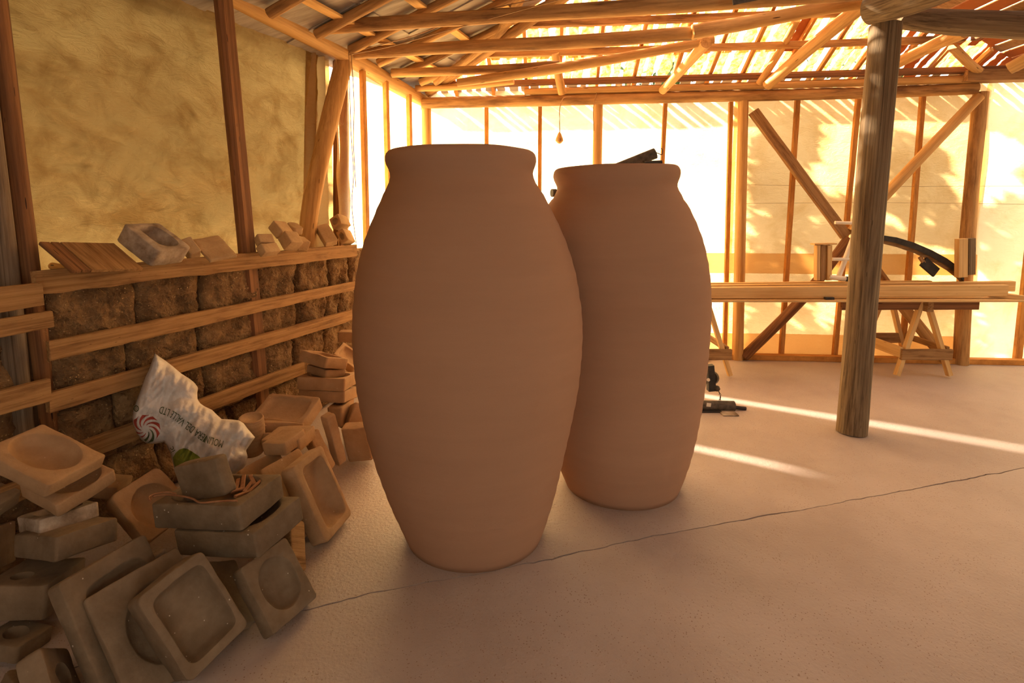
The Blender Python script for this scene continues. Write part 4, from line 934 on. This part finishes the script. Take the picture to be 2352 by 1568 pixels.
sawhorse(1.60, 'sawhorse mostly hidden behind the rear jar, one leg showing')
# upright blocks on the bench
t = empty('wooden_upright', at(1893, 640, 4.40)); tag(t, 'two short uprights with a cap piece standing on bench', 'upright')
for x0, x1, m_ in ((1872, 1880, 'plank'), (1881, 1892, 'board'), (1896, 1907, 'plank')):
    a = at((x0 + x1) / 2, 643, 4.38); b = at((x0 + x1) / 2 + 1, 563, 4.38)
    beam('upright', a, b, (x1 - x0) / 1200 * 4.4, .05, M[m_], up=(0, 1, 0), parent=t, seg=2)
beam('cap_piece', at(1866, 560.5, 4.38), at(1917, 559.5, 4.38), .07, .012, M['plank'], parent=t, seg=2)
t = empty('wooden_upright', at(2215, 636, 4.35)); tag(t, 'two-tone upright board on the bench against the thick back post', 'upright')
beam('pale_half', at(2207, 636, 4.30), at(2208, 548, 4.30), .075, .05, M['plank'], up=(0, 1, 0), parent=t, seg=2)
beam('dark_half', at(2227, 630, 4.30), at(2228, 547, 4.30), .06, .05, M['post'], up=(0, 1, 0), parent=t, seg=2)
# cream tube frame behind the round post
t = empty('tubular_easel', at(1940, 640, 4.4)); tag(t, 'cream tubular frame on the bench behind the round post', 'easel')
tube('upright_tube', [at(1926, 636, 4.4), at(1960, 545, 4.42)], .020, M['white'], t, n=8)
tube('upright_tube', [at(1990, 640, 4.45), at(1972, 540, 4.45)], .020, M['white'], t, n=8)
tube('rung', [at(1911, 595, 4.4), at(1985, 596, 4.4)], .014, M['white'], t, n=8)
tube('rung', [at(1918, 511, 4.42), at(1980, 513, 4.42)], .014, M['white'], t, n=8)
tube('foot_tube', [at(1904, 636, 4.36), at(1948, 641, 4.36)], .022, M['white'], t, n=10)
tube('tube_end', [at(1942, 640, 4.355), at(1949, 641, 4.355)], .0225, M['black'], t, n=10)
# black curved fender
fn = empty('curved_fender', at(2150, 632, 4.45)); tag(fn, 'black curved fender with tan underside lying on the bench', 'fender')
arc = [(1985, 541), (2020, 539), (2060, 545), (2100, 557), (2140, 574), (2175, 593), (2200, 611), (2215, 628)]
wid = [9, 10, 12, 13, 14, 15, 16, 16]
def strip(name, off, th, m, y0, y1):
    V, Fc = [], []
    for (x, y), w_ in zip(arc, wid):
        for Y in (y0, y1):
            V.append(at(x, y + off * w_, Y) - fn.location); V.append(at(x - 1, y + (off + th) * w_, Y) - fn.location)
    for i in range(len(arc) - 1):
        a, b = i * 4, i * 4 + 4
        for p, q in ((0, 1), (1, 3), (3, 2), (2, 0)): Fc.append((a + p, a + q, b + q, b + p))
    Fc += [(0, 2, 3, 1), (len(V) - 4, len(V) - 3, len(V) - 1, len(V) - 2)]
    return fix(mk(name, V, Fc, m, fn))
strip('outer_shell', 0, 1.1, M['black'], 4.36, 4.50); strip('inner_lining', 1.1, .75, M['board'], 4.38, 4.48)
beam('mount_plate', at(2120, 600, 4.38), at(2150, 626, 4.38), .02, .09, M['black'], up=(0, .1, 1), parent=fn, seg=1)
beam('bracket', at(2113, 590, 4.38), at(2122, 604, 4.38), .02, .03, M['board'], parent=fn, seg=1)

# ================================================================== HOIST BEHIND THE REAR JAR
t = empty('tube_stand', (1.35, 3.5, 0)); tag(t, 'dark tube stand half hidden behind the rear jar, tube end on top', 'stand')
tube('mast', [(.82, 3.62, 0.0), (.80, 3.6, 1.60)], .03, M['dusty'], t, n=12)
tube('top_tube', [at(1400, 394, 3.45), at(1505, 352, 3.45)], .035, M['dusty'], t, n=16)
tube('hook_wire', [at(1500, 348, 3.44), at(1512, 352, 3.44), at(1520, 355, 3.44), at(1522, 346, 3.44), at(1519, 340, 3.44)], .003, M['dusty'], t, n=5, sub=3)
tube('cross_tube', [at(1480, 376, 3.4), at(1520, 374, 3.4)], .018, M['black'], t, n=10)
tube('side_arm', [at(1274, 443, 3.4), at(1400, 440, 3.5)], .022, M['dusty'], t, n=12)
tube('arm_knob', [at(1267, 443, 3.39), at(1277, 443, 3.4)], .026, M['dusty'], t, n=14)
tube('lower_arm', [Vector((.81, 3.61, 1.25)), at(1560, 745, 3.6), at(1634, 868, 3.62)], .022, M['black'], t, n=10)
p = at(1630, 868, 3.62)
tube('pulley', [at(1632, 868, 3.60), at(1636, 867, 3.64)], .048, M['black'], t, n=20)
beam('pulley_bracket', at(1631, 838, 3.6), at(1634, 896, 3.6), .045, .045, M['black'], up=(0, 1, 0), parent=t, seg=3, taper=1.2)
tube('pulley_bolt', [at(1627, 872, 3.55), at(1627, 872, 3.57)], .012, M['white'], t, n=10)
bpy.context.view_layer.update()
ch = empty('chain', at(1650, 905, 3.6)); tag(ch, 'short ball and link chain hanging from the pulley', 'chain')
me_ = lathe('chain_ball', [(.001, -.022, 0, 0), (.014, -.017, 0, 0), (.022, 0, 0, 0), (.014, .017, 0, 0), (.001, .022, 0, 0)], M['dusty'], ch, n=12); me_.location = at(1647, 892, 3.58) - ch.location
lk = [(1650, 897), (1653, 903), (1655, 909), (1654, 916), (1653.5, 921)]
for i in range(len(lk) - 1):
    a, b = at(*lk[i], 3.58), at(*lk[i + 1], 3.58); d_ = (b - a); m2 = (a + b) / 2; sx = Vector((.006, 0, 0)) if i % 2 else Vector((0, .006, 0))
    tube('chain_link', [a - d_ * .15, m2 + sx, b + d_ * .15, m2 - sx, a - d_ * .15], .0028, M['dusty'], ch, n=5)
pb = fl(1650, 941); Yp = pb.y
t = empty('pipe_assembly', (at(1650, 941, Yp).x, Yp, 0)); tag(t, 'dark steel pipe with thin rod lying on the floor by the rear jar', 'pipe')
yy = Yp - .0
tube('pipe', [at(1560, 930, yy), at(1686, 932, yy)], .035, M['dusty'], t, n=20)
tube('rod', [at(1686, 935, yy), at(1713, 938, yy)], .013, M['black'], t, n=12)
beam('base_strip', (at(1580, 941, yy).x, yy - .03, .006), (at(1650, 943, yy).x, yy - .03, .006), .05, .012, M['black'], parent=t, seg=1)
beam('foot_plate', (at(1646, 950, yy).x, yy - .07, .004), (at(1681, 951, yy).x, yy - .07, .004), .09, .006, M['plaster_pale'], parent=t, seg=1)
beam('paper_label', at(1623, 929, yy - .037), at(1633, 930, yy - .037), .002, .026, M['white'], parent=t, seg=1)

# ================================================================== WIRES AND SMALL THINGS
t = empty('hanging_socket', at(1285, 315, 4.6)); tag(t, 'small hanging lamp socket on a thin wire before the back wall', 'socket')
tube('wire', [at(1312, 222, 4.72), at(1295, 224, 4.68), at(1288, 240, 4.62), at(1285, 260, 4.6), at(1286, 306, 4.6)], .004, M['wire'], t, n=5, sub=3)
so_ = lathe('socket_body', [(.004, .045, 0, 0), (.014, .03, 0, 0), (.03, -.01, 0, 0), (.034, -.03, 0, 0), (.016, -.05, 0, 0), (.003, -.055, 0, 0)], M['wood'], t, n=8)
tag(tube('wire', [at(800, 122, 3.88), at(950, 82, 3.7), at(1045, 45, 3.6), at(1115, 22, 3.5), at(1290, -12, 3.3)], .0035, M['wire'], n=5, sub=4), 'upper thin wire strung from the plate log across the tie beams', 'wire')
tag(tube('wire', [at(800, 126, 3.86), at(900, 106, 3.7), at(1020, 72, 3.55), at(1100, 50, 3.5), at(1320, -10, 3.3)], .0035, M['wire'], n=5, sub=4), 'lower thin wire strung from the plate log across the tie beams', 'wire')
tag(tube('wire', [at(801, 112, 3.84), at(803, 200, 3.84), at(806, 300, 3.84), at(812, 400, 3.84), at(808, 470, 3.84), at(818, 560, 3.84)], .003, M['wire'], n=5, sub=4), 'thin wire dangling down the end post of the left wall', 'wire')
tag(tube('wire', [at(806, 118, 3.82), at(813, 230, 3.82), at(812, 330, 3.82), at(817, 430, 3.82)], .003, M['wire'], n=5, sub=4), 'second thin wire dangling right of the end post', 'wire')
tag(tube('wire', [bw(1.55, 2.44, -.08), bw(1.52, 2.3, -.09), bw(1.53, 2.1, -.08)], .004, M['wire'], n=5, sub=3), 'tie wire curl on the pale post left of the black tube', 'wire')
# hung dark plate among the roof logs
o = beam('metal_plate', at(1682, 0, 3.2), at(1740, -12, 3.2), .01, .06, M['dusty'], seg=1); tag(o, 'dark thin plate tucked under the top edge of the roof', 'plate')

# ================================================================== OUTSIDE: trees that dapple the film
def leaves(name, centre_fn, n, size, seed, kindlabel):
    r = random.Random(seed); V, Fc = [], []
    for _ in range(n):
        c = centre_fn(r); a = Vector((r.uniform(-1, 1), r.uniform(-1, 1), r.uniform(-1, 1))).normalized(); b = a.orthogonal().normalized()
        s_ = size * r.uniform(.6, 1.5); k = len(V); V += [c - a * s_, c + b * s_ * .45, c + a * s_, c - b * s_ * .45]; Fc.append((k, k + 1, k + 2, k + 3))
    o = mk(name, V, Fc, M['leaf']); tag(o, kindlabel, 'foliage', kind='stuff'); return o
def cR(r):
    u_, z_ = r.uniform(3.0, 6.4), r.uniform(-.1, 2.25)
    while noise.noise(Vector((u_ * 1.7, z_ * 1.7, 3))) < -.18 + .25 * (z_ > 1.5): u_, z_ = r.uniform(3.0, 6.4), r.uniform(-.1, 2.25)
    return bw(u_, z_, .1) - SUN_DIR * r.uniform(.8, 1.5)
leaves('foliage', cR, 4200, .06, 3, 'dense leaves outside behind the right part of back wall')
def cL(r):
    s_, z_ = r.uniform(1.25, 4.8), r.uniform(.9, 2.75)
    return lw(s_, z_, .3) - SUN_DIR * r.uniform(.7, 1.4)
leaves('foliage', cL, 6000, .17, 4, 'dense leaves outside behind the tan tarpaulin')
